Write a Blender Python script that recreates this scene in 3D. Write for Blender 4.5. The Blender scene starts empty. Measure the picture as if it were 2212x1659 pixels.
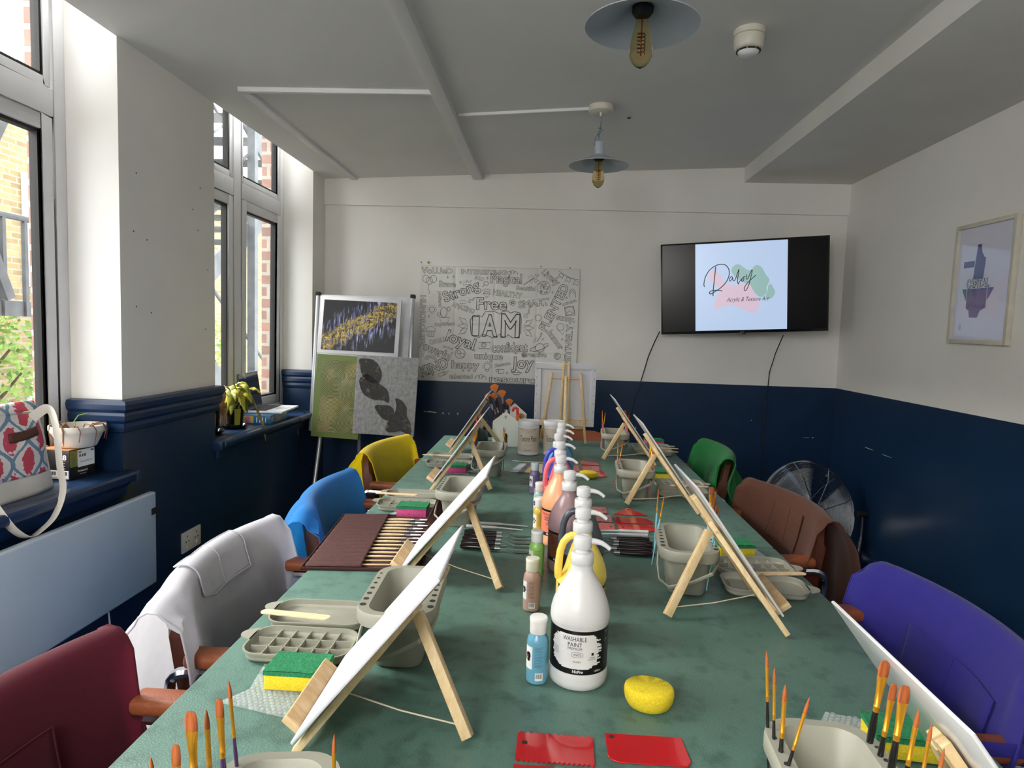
import bpy, bmesh, math, random
from mathutils import Vector, Matrix, noise
random.seed(7)
R = math.radians
SC = bpy.context.scene
COL = SC.collection

# ------------------------------------------------------------------ camera, light, exposure
def make_camera():
    pitch, yaw, roll = 0.0794, 0.0529, 0.0313
    cy, sy = math.cos(yaw), math.sin(yaw)
    fwd = Vector((-sy * math.cos(pitch), cy * math.cos(pitch), -math.sin(pitch)))
    right = Vector((cy, sy, 0)); up = right.cross(fwd)
    r2 = math.cos(roll) * right + math.sin(roll) * up
    u2 = -math.sin(roll) * right + math.cos(roll) * up
    cd = bpy.data.cameras.new('camera')
    cd.sensor_fit = 'HORIZONTAL'; cd.sensor_width = 36.0
    cd.lens = 1426.4 / 2212 * 36.0
    cd.clip_start = 0.02; cd.clip_end = 200
    o = bpy.data.objects.new('camera', cd); COL.objects.link(o)
    m = Matrix((r2, u2, -fwd)).transposed().to_4x4()
    m.translation = Vector((-0.0494, 0, 1.3321))
    o.matrix_world = m
    SC.camera = o
make_camera()

w = bpy.data.worlds.new('sky'); SC.world = w; w.use_nodes = True
nt = w.node_tree; nt.nodes.clear()
tc = nt.nodes.new('ShaderNodeTexCoord'); mp = nt.nodes.new('ShaderNodeMapping')
nz = nt.nodes.new('ShaderNodeTexNoise'); nz.inputs['Scale'].default_value = 2.2; nz.inputs['Detail'].default_value = 4
cr = nt.nodes.new('ShaderNodeValToRGB')
cr.color_ramp.elements[0].position = .3; cr.color_ramp.elements[0].color = (.78, .86, 1, 1)
cr.color_ramp.elements[1].position = .62; cr.color_ramp.elements[1].color = (1, .99, .97, 1)
bg = nt.nodes.new('ShaderNodeBackground'); out = nt.nodes.new('ShaderNodeOutputWorld')
bg.inputs['Strength'].default_value = 3.6
nt.links.new(tc.outputs['Generated'], mp.inputs[0]); nt.links.new(mp.outputs[0], nz.inputs[0])
nt.links.new(nz.outputs[0], cr.inputs[0]); nt.links.new(cr.outputs[0], bg.inputs[0]); nt.links.new(bg.outputs[0], out.inputs[0])

def add_sun():
    l = bpy.data.lights.new('hazy_sun', 'SUN'); l.energy = 15.5; l.angle = R(50); l.color = (1, .97, .92)
    o = bpy.data.objects.new('hazy_sun', l); COL.objects.link(o)
    d = Vector((1.0, -.12, -.62)).normalized()       # from the window side, high, slightly from behind the easels
    o.rotation_euler = d.to_track_quat('-Z', 'Y').to_euler()
add_sun()
def portal(y0, y1, z0=.8, z1=2.5, x=-2.02):
    l = bpy.data.lights.new('window_portal', 'AREA'); l.shape = 'RECTANGLE'; l.size = y1 - y0; l.size_y = z1 - z0
    l.cycles.is_portal = True
    o = bpy.data.objects.new('window_portal', l); COL.objects.link(o)
    o.location = (x, (y0 + y1) / 2, (z0 + z1) / 2)
    o.rotation_euler = (0, R(-90), 0) 
    o.rotation_euler = Vector((1, 0, 0)).to_track_quat('-Z', 'Y').to_euler()
    l.size, l.size_y = y1 - y0, z1 - z0
portal(2.92, 4.15); portal(1.0, 2.26); portal(-1.2, .35)
def add_rear_fill():
    # unseen point lamp added behind the camera to lift the walls and ceiling
    l = bpy.data.lights.new('rear_fill_light', 'POINT'); l.shadow_soft_size = .45
    l.energy = 75; l.color = (1, .985, .97)
    o = bpy.data.objects.new('rear_fill_light', l); COL.objects.link(o)
    o.location = (-.9, -1.3, 2.0)
add_rear_fill()
SC.view_settings.view_transform = 'Standard'; SC.view_settings.look = 'None'
SC.view_settings.gamma = 1; SC.view_settings.use_curve_mapping = False
SC.view_settings.exposure = 0.86
SC.cycles.max_bounces = 9; SC.cycles.diffuse_bounces = 5; SC.cycles.transparent_max_bounces = 16
SC.cycles.caustics_reflective = False; SC.cycles.caustics_refractive = False
SC.cycles.sample_clamp_indirect = 8

# ------------------------------------------------------------------ materials
def lin(h):
    if isinstance(h, tuple): return (*h, 1) if len(h) == 3 else h
    h = h.lstrip('#'); c = [int(h[i:i + 2], 16) / 255 for i in (0, 2, 4)]
    return tuple((x / 12.92 if x <= .04045 else ((x + .055) / 1.055) ** 2.4) for x in c) + (1,)
MATS = {}
def mat(name, col, rough=.5, metal=0, vary=.06, vscale=18, bump=0, bscale=200, spec=.5, trans=0, coat=0, sheen=0, col2=None, ior=1.45, stretch=None, alpha=1, lo=.35, hi=.65, detail=3):
    if name in MATS: return MATS[name]
    m = bpy.data.materials.new(name); m.use_nodes = True; n = m.node_tree.nodes; L = m.node_tree.links
    b = n['Principled BSDF']; c = lin(col)
    b.inputs['Roughness'].default_value = rough; b.inputs['Metallic'].default_value = metal
    b.inputs['Specular IOR Level'].default_value = spec; b.inputs['Transmission Weight'].default_value = trans
    b.inputs['Coat Weight'].default_value = coat; b.inputs['Sheen Weight'].default_value = sheen; b.inputs['IOR'].default_value = ior
    b.inputs['Alpha'].default_value = alpha
    t = n.new('ShaderNodeTexCoord'); mp = n.new('ShaderNodeMapping'); L.new(t.outputs['Object'], mp.inputs[0])
    if stretch: mp.inputs['Scale'].default_value = stretch
    nz = n.new('ShaderNodeTexNoise'); nz.inputs['Scale'].default_value = vscale; nz.inputs['Detail'].default_value = detail
    L.new(mp.outputs[0], nz.inputs[0])
    r = n.new('ShaderNodeValToRGB'); L.new(nz.outputs[0], r.inputs[0])
    c2 = lin(col2) if col2 else tuple(x * (1 + vary) for x in c[:3]) + (1,)
    c1 = c if col2 else tuple(x * (1 - vary) for x in c[:3]) + (1,)
    r.color_ramp.elements[0].position = lo; r.color_ramp.elements[0].color = c1
    r.color_ramp.elements[1].position = hi; r.color_ramp.elements[1].color = c2
    L.new(r.outputs[0], b.inputs['Base Color'])
    if bump:
        nb = n.new('ShaderNodeTexNoise'); nb.inputs['Scale'].default_value = bscale; nb.inputs['Detail'].default_value = 4
        L.new(mp.outputs[0], nb.inputs[0])
        bp = n.new('ShaderNodeBump'); bp.inputs['Strength'].default_value = bump; bp.inputs['Distance'].default_value = .002
        L.new(nb.outputs[0], bp.inputs['Height']); L.new(bp.outputs[0], b.inputs['Normal'])
    MATS[name] = m; return m
def emis(name, col, s):
    if name in MATS: return MATS[name]
    m = bpy.data.materials.new(name); m.use_nodes = True; b = m.node_tree.nodes['Principled BSDF']
    b.inputs['Base Color'].default_value = (0, 0, 0, 1); b.inputs['Roughness'].default_value = .25
    b.inputs['Emission Color'].default_value = lin(col); b.inputs['Emission Strength'].default_value = s
    MATS[name] = m; return m
def woodmat(name, a, b_, rough=.55, axis=(1, 1, 12), scale=30):
    # grain: noise squeezed along the board and banded
    if name in MATS: return MATS[name]
    m = bpy.data.materials.new(name); m.use_nodes = True; n = m.node_tree.nodes; L = m.node_tree.links
    b = n['Principled BSDF']; b.inputs['Roughness'].default_value = rough
    t = n.new('ShaderNodeTexCoord'); mp = n.new('ShaderNodeMapping'); L.new(t.outputs['Object'], mp.inputs[0])
    mp.inputs['Scale'].default_value = axis
    nz = n.new('ShaderNodeTexNoise'); nz.inputs['Scale'].default_value = scale; nz.inputs['Detail'].default_value = 5
    nz.inputs['Distortion'].default_value = .6
    L.new(mp.outputs[0], nz.inputs[0]); r = n.new('ShaderNodeValToRGB'); L.new(nz.outputs[0], r.inputs[0])
    r.color_ramp.elements[0].position = .36; r.color_ramp.elements[0].color = lin(a)
    r.color_ramp.elements[1].position = .64; r.color_ramp.elements[1].color = lin(b_)
    L.new(r.outputs[0], b.inputs['Base Color']); MATS[name] = m; return m
def glassmat():
    if 'pane' in MATS: return MATS['pane']
    m = bpy.data.materials.new('pane'); m.use_nodes = True; n = m.node_tree.nodes; L = m.node_tree.links; n.clear()
    o = n.new('ShaderNodeOutputMaterial'); tr = n.new('ShaderNodeBsdfTransparent'); gl = n.new('ShaderNodeBsdfGlossy'); mx = n.new('ShaderNodeMixShader')
    df = n.new('ShaderNodeBsdfDiffuse'); df.inputs[0].default_value = (.8, .8, .78, 1); mx2 = n.new('ShaderNodeMixShader')
    gl.inputs['Roughness'].default_value = .02; tr.inputs[0].default_value = (.95, .96, .95, 1)
    lw = n.new('ShaderNodeLayerWeight'); lw.inputs[0].default_value = .5
    pw = n.new('ShaderNodeMath'); pw.operation = 'POWER'; pw.inputs[1].default_value = 6; L.new(lw.outputs['Facing'], pw.inputs[0])
    L.new(pw.outputs[0], mx.inputs[0]); L.new(tr.outputs[0], mx.inputs[1]); L.new(gl.outputs[0], mx.inputs[2])
    t = n.new('ShaderNodeTexCoord'); nz = n.new('ShaderNodeTexNoise'); nz.inputs['Scale'].default_value = 3; nz.inputs['Detail'].default_value = 6
    L.new(t.outputs['Object'], nz.inputs[0]); mr = n.new('ShaderNodeMapRange'); L.new(nz.outputs[0], mr.inputs[0])
    mr.inputs['From Min'].default_value = .4; mr.inputs['From Max'].default_value = .75; mr.inputs['To Max'].default_value = .045; mr.inputs['To Min'].default_value = .008
    L.new(mr.outputs[0], mx2.inputs[0]); L.new(mx.outputs[0], mx2.inputs[1]); L.new(df.outputs[0], mx2.inputs[2]); L.new(mx2.outputs[0], o.inputs[0])
    MATS['pane'] = m; return m
def thinfilm(name, col, a, rough=.08):
    # thin clear plastic or coloured film: part see-through, part shiny
    if name in MATS: return MATS[name]
    m = bpy.data.materials.new(name); m.use_nodes = True; n = m.node_tree.nodes; L = m.node_tree.links
    b = n['Principled BSDF']; b.inputs['Base Color'].default_value = lin(col); b.inputs['Roughness'].default_value = rough
    b.inputs['Alpha'].default_value = a; b.inputs['Coat Weight'].default_value = .6
    t = n.new('ShaderNodeTexCoord'); nb = n.new('ShaderNodeTexVoronoi'); nb.inputs['Scale'].default_value = 90
    L.new(t.outputs['Object'], nb.inputs[0]); bp = n.new('ShaderNodeBump'); bp.inputs['Distance'].default_value = .003; bp.inputs['Strength'].default_value = .8
    L.new(nb.outputs['Distance'], bp.inputs['Height']); L.new(bp.outputs[0], b.inputs['Normal'])
    MATS[name] = m; return m
def brickmat(name, a, b_, mortar, sc, axes='yz', rough=.85):
    if name in MATS: return MATS[name]
    m = bpy.data.materials.new(name); m.use_nodes = True; n = m.node_tree.nodes; L = m.node_tree.links
    b = n['Principled BSDF']; b.inputs['Roughness'].default_value = rough
    t = n.new('ShaderNodeTexCoord'); s = n.new('ShaderNodeSeparateXYZ'); c = n.new('ShaderNodeCombineXYZ')
    L.new(t.outputs['Object'], s.inputs[0]); ad = n.new('ShaderNodeMath'); ad.operation = 'ADD'
    L.new(s.outputs[0], ad.inputs[0]); L.new(s.outputs[1], ad.inputs[1]); L.new(ad.outputs[0], c.inputs[0]); L.new(s.outputs[2], c.inputs[1])
    br = n.new('ShaderNodeTexBrick'); L.new(c.outputs[0], br.inputs[0]); br.inputs['Scale'].default_value = sc
    br.inputs['Color1'].default_value = lin(a); br.inputs['Color2'].default_value = lin(b_); br.inputs['Mortar'].default_value = lin(mortar)
    br.inputs['Mortar Size'].default_value = .022; br.inputs['Brick Width'].default_value = .44; br.inputs['Row Height'].default_value = .15
    nz = n.new('ShaderNodeTexNoise'); nz.inputs['Scale'].default_value = 14; nz.inputs['Detail'].default_value = 5
    L.new(t.outputs['Object'], nz.inputs[0]); mx = n.new('ShaderNodeMix'); mx.data_type = 'RGBA'; mx.blend_type = 'MULTIPLY'; mx.inputs[0].default_value = .45
    L.new(br.outputs[0], mx.inputs[6]); L.new(nz.outputs[0], mx.inputs[7]); L.new(mx.outputs[2], b.inputs['Base Color'])
    bp = n.new('ShaderNodeBump'); bp.inputs['Distance'].default_value = .01; bp.inputs['Strength'].default_value = .5; L.new(br.outputs[1], bp.inputs['Height']); bp.invert = True
    L.new(bp.outputs[0], b.inputs['Normal']); MATS[name] = m; return m

# ------------------------------------------------------------------ mesh builder
class MB:
    def __init__(s): s.v = []; s.f = []; s.m = []; s.s = []
    def add(s, vs, fs, m=0, sm=False):
        k = len(s.v); s.v += [tuple(x) for x in vs]
        for f in fs: s.f.append([i + k for i in f]); s.m.append(m); s.s.append(sm)
        return s
    def box(s, c, sz, rot=None, m=0):
        c = Vector(c); h = Vector(sz) / 2; vs = []
        for x in (-1, 1):
            for y in (-1, 1):
                for z in (-1, 1):
                    p = Vector((x * h.x, y * h.y, z * h.z)); vs.append(c + (rot @ p if rot else p))
        return s.add(vs, [(0, 1, 3, 2), (4, 6, 7, 5), (0, 4, 5, 1), (2, 3, 7, 6), (0, 2, 6, 4), (1, 5, 7, 3)], m)
    def b2(s, a, b, m=0):      # box from two corners
        return s.box([(a[i] + b[i]) / 2 for i in range(3)], [abs(b[i] - a[i]) for i in range(3)], None, m)
    def bar(s, p0, p1, wd, th, n, m=0):   # square stick from p0 to p1: width along d x n, thickness along n
        p0, p1, n = Vector(p0), Vector(p1), Vector(n); d = (p1 - p0); L = d.length; d.normalize()
        n = (n - n.dot(d) * d).normalized(); sd = d.cross(n)
        rot = Matrix((d, sd, n)).transposed()
        return s.box((p0 + p1) / 2, (L, wd, th), rot, m)
    def ring(s, pts, r, n=8, closed=False, m=0, flat=None, cap=True):
        # tube through pts; r number or list; flat=(a,b) scales the section
        P = [Vector(p) for p in pts]; N = len(P); rs = r if isinstance(r, (list, tuple)) else [r] * N
        T = []
        for i in range(N):
            if closed: d = P[(i + 1) % N] - P[i - 1]
            else: d = P[min(i + 1, N - 1)] - P[max(i - 1, 0)]
            T.append(d.normalized() if d.length > 1e-9 else Vector((0, 0, 1)))
        ref = Vector((0, 0, 1)) if abs(T[0].z) < .9 else Vector((1, 0, 0))
        u = (ref - ref.dot(T[0]) * T[0]).normalized(); vs = []
        fa, fb = flat or (1, 1)
        for i in range(N):
            u = (u - u.dot(T[i]) * T[i])
            u = u.normalized() if u.length > 1e-6 else T[i].orthogonal().normalized()
            v = T[i].cross(u)
            for k in range(n):
                a = 2 * math.pi * k / n; vs.append(P[i] + rs[i] * (math.cos(a) * u * fa + math.sin(a) * v * fb))
        fs = []; M = N if closed else N - 1
        for i in range(M):
            j = (i + 1) % N
            for k in range(n): fs.append((i * n + k, i * n + (k + 1) % n, j * n + (k + 1) % n, j * n + k))
        if not closed and cap: fs.append(tuple(range(n))[::-1]); fs.append(tuple(range((N - 1) * n, N * n)))
        return s.add(vs, fs, m, True)
    def cyl(s, p0, p1, r0, r1=None, n=16, m=0): return s.ring([p0, p1], [r0, r0 if r1 is None else r1], n, m=m)
    def lathe(s, prof, c=(0, 0, 0), n=32, m=0, fn=None, sm=True):
        vs = []; c = Vector(c)
        for r, z in prof:
            for k in range(n):
                a = 2 * math.pi * k / n
                p = Vector((r * math.cos(a), r * math.sin(a), z))
                if fn: p = fn(p, a, r, z)
                vs.append(c + p)
        fs = []
        for i in range(len(prof) - 1):
            for k in range(n): fs.append((i * n + k, i * n + (k + 1) % n, (i + 1) * n + (k + 1) % n, (i + 1) * n + k))
        if prof[0][0] > 1e-5: fs.append(tuple(range(n))[::-1])
        if prof[-1][0] > 1e-5: fs.append(tuple(range((len(prof) - 1) * n, len(prof) * n)))
        return s.add(vs, fs, m, sm)
    def prism(s, poly, z0, z1, m=0, fn=None):
        n = len(poly); f = fn or (lambda x, y, z: (x, y, z))
        vs = [f(x, y, z0) for x, y in poly] + [f(x, y, z1) for x, y in poly]
        fs = [tuple(range(n))[::-1], tuple(range(n, 2 * n))] + [(i, (i + 1) % n, n + (i + 1) % n, n + i) for i in range(n)]
        return s.add(vs, fs, m)
    def grid(s, fn, nu, nv, m=0, sm=True):
        vs = [fn(i / nu, j / nv) for i in range(nu + 1) for j in range(nv + 1)]
        fs = [(i * (nv + 1) + j, (i + 1) * (nv + 1) + j, (i + 1) * (nv + 1) + j + 1, i * (nv + 1) + j + 1) for i in range(nu) for j in range(nv)]
        return s.add(vs, fs, m, sm)
    def loft(s, rings, m=0, sm=True, cap0=True, cap1=True):
        n = len(rings[0]); vs = [p for r in rings for p in r]; fs = []
        for i in range(len(rings) - 1):
            for k in range(n): fs.append((i * n + k, i * n + (k + 1) % n, (i + 1) * n + (k + 1) % n, (i + 1) * n + k))
        if cap0: fs.append(tuple(range(n))[::-1])
        if cap1: fs.append(tuple(range((len(rings) - 1) * n, len(rings) * n)))
        return s.add(vs, fs, m, sm)
    def ell(s, c, r, n=12, m=0, rot=None):
        prof = [(math.sin(math.pi * i / n), -math.cos(math.pi * i / n)) for i in range(n + 1)]
        r = Vector(r) if not isinstance(r, (int, float)) else Vector((r, r, r))
        def fn(p, a, rr, z):
            q = Vector((p.x * r.x, p.y * r.y, p.z * r.z)); return rot @ q if rot else q
        return s.lathe([(max(a, 1e-6), b) for a, b in prof], c, n * 2, m, fn)
    def xf(s, M):
        s.v = [tuple(M @ Vector(p)) for p in s.v]; return s
def mesh_of(name, mb, mats, bevel=0, seg=2, angle=35, solid=0):
    me = bpy.data.meshes.new(name); me.from_pydata(mb.v, [], mb.f)
    for mm in (mats if isinstance(mats, (list, tuple)) else [mats]): me.materials.append(mm)
    for p, mi, sm in zip(me.polygons, mb.m, mb.s): p.material_index = mi; p.use_smooth = sm
    bm = bmesh.new(); bm.from_mesh(me)
    bmesh.ops.remove_doubles(bm, verts=bm.verts, dist=1e-6)
    bmesh.ops.recalc_face_normals(bm, faces=bm.faces)
    if bevel:
        es = [e for e in bm.edges if len(e.link_faces) == 2 and e.calc_face_angle(0) > R(angle)]
        bmesh.ops.bevel(bm, geom=es, offset=bevel, segments=seg, profile=.5, affect='EDGES', clamp_overlap=True)
        for f in bm.faces: f.smooth = True
    for e in bm.edges:
        if len(e.link_faces) == 2 and e.calc_face_angle(0) > R(40): e.smooth = False
    bm.to_mesh(me); bm.free(); me.update()
    return me
def obj(name, mb, mats, parent=None, bevel=0, seg=2, loc=None, label=None, angle=35, solid=0, **kw):
    o = bpy.data.objects.new(name, mesh_of(name, mb, mats, bevel, seg, angle))
    COL.objects.link(o)
    if parent: o.parent = parent
    if loc: o.location = loc
    if label: o['label'] = label
    if solid:
        md = o.modifiers.new('thickness', 'SOLIDIFY'); md.thickness = solid; md.offset = 0
    return o
def tag(o, label, cat=None, group=None, kind=None):
    o['label'] = label
    if cat: o['category'] = cat
    if group: o['group'] = group
    if kind: o['kind'] = kind
    return o
def struct(name, mb, mats, label=None, bevel=0, **kw):
    o = obj(name, mb, mats, bevel=bevel, **kw); o['kind'] = 'structure'
    if label: o['label'] = label
    return o
def thing(name, label, cat, loc=(0, 0, 0), rz=0, group=None, rot=None):
    o = bpy.data.objects.new(name, None); COL.objects.link(o); o.empty_display_size = .05
    o.location = loc; o.rotation_euler = rot if rot is not None else (0, 0, rz)
    return tag(o, label, cat, group)
def dup(root, loc=None, rz=None, label=None, group=None, rot=None, mats=None):
    def cp(o, par):
        c = o.copy(); COL.objects.link(c)
        if par: c.parent = par
        for ch in [x for x in SC.objects if x.parent == o]: cp(ch, c)
        return c
    kids = [x for x in root.children]
    r = root.copy(); COL.objects.link(r)
    for k in kids:
        c = k.copy(); COL.objects.link(c); c.parent = r
        for g in k.children:
            d = g.copy(); COL.objects.link(d); d.parent = c
    if loc is not None: r.location = loc
    if rz is not None: r.rotation_euler = (0, 0, rz)
    if rot is not None: r.rotation_euler = rot
    if label: r['label'] = label
    if group: r['group'] = group
    return r
def dirrot(d, roll=0):
    # +Z along d, +X kept as level and as square to the room as possible
    z = Vector(d).normalized(); ref = Vector((1, 0, 0)) if abs(z.x) < .8 else Vector((0, 1, 0))
    x = (ref - ref.dot(z) * z).normalized(); y = z.cross(x)
    return (Matrix((x, y, z)).transposed() @ Matrix.Rotation(roll, 3, 'Z')).to_euler()
_tc = {}
def text(body, w=None, h=None, outline=0, shear=0, bold=0):
    """letters as (verts, faces) centred on the origin in x,y, fitted to width w and/or cap height h"""
    key = (body, outline, shear, bold, w, h)
    if key in _tc: return _tc[key]
    cu = bpy.data.curves.new('t', 'FONT'); cu.body = body; cu.size = 1; cu.align_x = 'CENTER'; cu.align_y = 'CENTER'; cu.shear = shear
    cu.resolution_u = 3
    if bold: cu.offset = bold
    if outline: cu.fill_mode = 'NONE'; cu.bevel_depth = outline; cu.bevel_resolution = 0
    o = bpy.data.objects.new('t', cu); me = bpy.data.meshes.new_from_object(o)
    vs = [v.co.copy() for v in me.vertices]; fs = [tuple(p.vertices) for p in me.polygons]
    bpy.data.objects.remove(o); bpy.data.curves.remove(cu); bpy.data.meshes.remove(me)
    if not vs: return [], []
    x0, x1 = min(v.x for v in vs), max(v.x for v in vs); y0, y1 = min(v.y for v in vs), max(v.y for v in vs)
    sx = w / (x1 - x0) if w else None; sy = h / (y1 - y0) if h else None
    sx = sx or sy; sy = sy or sx
    vs = [Vector(((v.x - (x0 + x1) / 2) * sx, (v.y - (y0 + y1) / 2) * sy, v.z * min(sx, sy))) for v in vs]
    _tc[key] = (vs, fs); return vs, fs
ORD = ['first', 'second', 'third', 'fourth', 'fifth', 'sixth', 'seventh', 'eighth', 'ninth', 'tenth', 'eleventh', 'twelfth', 'thirteenth', 'fourteenth', 'fifteenth', 'sixteenth']
# ------------------------------------------------------------------ the room
XL, XR, YB, YF = -1.558, 1.825, 4.386, -2.2
ZD = 1.04
def zc(x): return 2.355 + (x + .2) * .044         # the old ceiling is a little out of level
white = mat('wall_white', '#e6e3dd', .75, vary=.025, vscale=3, bump=.15, bscale=60)
blue = mat('wall_blue', '#142d4b', .33, vary=.08, vscale=5, bump=.12, bscale=25)
bluetrim = mat('trim_blue', '#172f50', .3, vary=.1, vscale=9, bump=.15, bscale=40)
ceilm = mat('ceiling_white', '#e2e1de', .8, vary=.02, vscale=2, bump=.1, bscale=70)
floorm = mat('floor_blue', '#12263f', .22, vary=.18, vscale=6, bump=.08, bscale=90)
upvc = mat('upvc_white', '#dcdbdc', .35, vary=.02, vscale=8)
seal = mat('rubber_seal', '#14110f', .6)
struct('floor', MB().b2((XL - .05, YF - .05, -.06), (XR + .05, YB + .05, 0)), floorm, 'dark blue glossy vinyl floor')
m = MB()
vs = []
for z in (0, .12):
    for x, y in ((XL, YF - .1), (XR + .1, YF - .1), (XR + .1, YB + .1), (XL, YB + .1)): vs.append((x, y, zc(x) + z))
m.add(vs, [(0, 1, 2, 3), (7, 6, 5, 4), (0, 4, 5, 1), (1, 5, 6, 2), (2, 6, 7, 3), (3, 7, 4, 0)])
struct('ceiling', m, ceilm, 'off-white plaster ceiling')
# back wall: blue below, white above, slightly thicker band under the ceiling
m = MB()
m.b2((XL - .3, YB, -.05), (XR + .1, YB + .12, 1.03), 1); m.b2((XL - .3, YB, 1.03), (XR + .1, YB + .12, 2.6), 0)
m.b2((XL - .02, YB - .022, 2.13), (XR + .06, YB + .01, 2.6), 0)
struct('wall_back', m, [white, blue], 'back wall painted white over dark blue', bevel=0)
m = MB(); m.b2((XR, YF - .1, -.05), (XR + .12, YB + .1, 1.03), 1); m.b2((XR, YF - .1, 1.03), (XR + .12, YB + .1, 2.6), 0)
struct('wall_right', m, [white, blue], 'right wall painted white over dark blue')
m = MB(); m.b2((XL - .3, YF - .1, -.05), (XR + .1, YF, 1.03), 1); m.b2((XL - .3, YF - .1, 1.03), (XR + .1, YF, 2.6), 0)
struct('wall_front', m, [white, blue], 'wall behind the photographer')
# left wall: piers between the windows, low wall under the sills
XO = -1.80
wins = [(2.92, 4.155), (.98, 2.262), (-1.2, .35)]
m = MB()
ys = [(4.155, YB + .1), (2.262, 2.92), (.35, .98), (YF - .1, -1.2)]
for a, b in ys:
    m.b2((XO, a, -.05), (XL, b, ZD), 1); m.b2((XO, a, ZD), (XL, b, 2.75), 0)
for a, b in wins:
    m.b2((XO, a, -.05), (XL, b, .765), 1); m.b2((XO, a, 2.52), (XL, b, 2.75), 0)
struct('wall_left', m, [white, blue], 'left wall of white and blue piers between the windows')
redbrick = brickmat('red_brick', '#b5897a', '#96786c', '#bdb4a8', 2.0)
m = MB()
for a, b in ys: m.b2((-1.888, a + (0.0 if a > 0 else 0) , -1), (XO - .001, b, 3.6))
for a, b in wins: m.b2((-1.888, a, -1), (XO - .001, b, .74)); m.b2((-1.888, a, 2.55), (XO - .001, b, 3.6))
struct('wall_outer', m, redbrick, 'red brick outer leaf of the window wall')
# soffit along the right wall, and the square beam
struct('trim_1', MB().b2((1.157, YF, 2.322), (XR + .02, YB, 2.5)), white, 'boxed-in drop along the right side of the ceiling', bevel=.003)
zb = zc(-.53)
struct('trim_2', MB().b2((-.575, YF, zb - .035), (-.515, YB - .03, zb + .04)), upvc, 'square white trunking beam along the ceiling', bevel=.003)
z1 = zc(-1.34)
struct('trim_3', MB().b2((-1.375, 2.78, z1 - .016), (-1.335, YB - .04, z1 + .02)), upvc, 'slim white trunking running towards the back wall', bevel=.002)
m = MB().bar((-1.37, 2.76, zc(-1.37) - .008), (-.57, 2.87, zc(-.57) - .008), .028, .02, (0, 0, 1))
struct('trim_4', m, ceilm, 'painted batten crossing the ceiling to the beam', bevel=.002)
m = MB().bar((-.51, 3.17, zc(-.5) - .006), (.10, 3.14, zc(.1) - .006), .018, .014, (0, 0, 1))
struct('trim_5', m, ceilm, 'thin trunking leading to the ceiling rose', bevel=.002)
# dado mouldings, sills, skirting
def moulding(path, prof, inward):
    # sweep a profile (out, z) along a polyline in plan; inward(i) gives the outward normal at each point
    m = MB(); rings = []
    for (x, y), nrm in zip(path, inward):
        rings.append([(x + nrm[0] * o, y + nrm[1] * o, z) for o, z in prof])
    m.loft(rings, sm=False); return m
dado = [(0, .925), (.010, .93), (.014, .945), (.012, .96), (.022, .972), (.024, .99), (.020, 1.0), (.030, 1.012), (.033, 1.03), (.028, 1.042), (0, 1.046)]
k = 1
for a, b in [(2.262, 2.92), (4.155, YB), (.35, .98)]:
    pth = [(XO + .035, a), (XL, a), (XL, b), (XO + .035, b)]
    nr = [(0, -1), (1, -1), (1, 1), (0, 1)]
    if b == YB: pth = pth[:3]; nr = [(0, -1), (1, -1), (1, 0)]
    struct('trim_%d' % (5 + k), moulding(pth, dado, nr), bluetrim, 'glossy dark blue dado moulding wrapping the pier'); k += 1
sill = [(0, .70), (.012, .705), (.016, .735), (.03, .75), (.045, .756), (.052, .768), (.052, .782), (.045, .79), (0, .79)]
for i, (a, b) in enumerate(wins):
    m = MB(); e = .03
    rings = [[(XL + o, y, z) for o, z in sill] for y in (a - .0, b + .0)]
    m.loft(rings, sm=False); m.b2((XO + .03, a, .757), (XL + .002, b, .79))
    m.b2((XL - .001, a - e, .752), (XL + .045, a, .789)); m.b2((XL - .001, b, .752), (XL + .045, b + e * (0 if i == 0 else 1), .789))
    struct('trim_%d' % (9 + i), m, bluetrim, 'dark blue window sill with a moulded nose', bevel=.002)
sk = [(0, 0), (.02, 0), (.022, .12), (.016, .135), (.010, .142), (.012, .16), (0, .172)]
struct('baseboard_left', moulding([(XL, YF), (XL, YB)], sk, [(1, 0)] * 2), bluetrim, 'tall dark blue moulded skirting')
sk2 = [(0, 0), (.018, 0), (.018, .11), (.01, .122), (0, .124)]
struct('baseboard_right', moulding([(XR, YB), (XR, YF)], sk2, [(-1, 0)] * 2), bluetrim, 'dark blue skirting along the right wall')
struct('baseboard_back', moulding([(XL, YB), (XR, YB)], sk2, [(0, -1)] * 2), bluetrim, 'dark blue skirting along the back wall')
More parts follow.
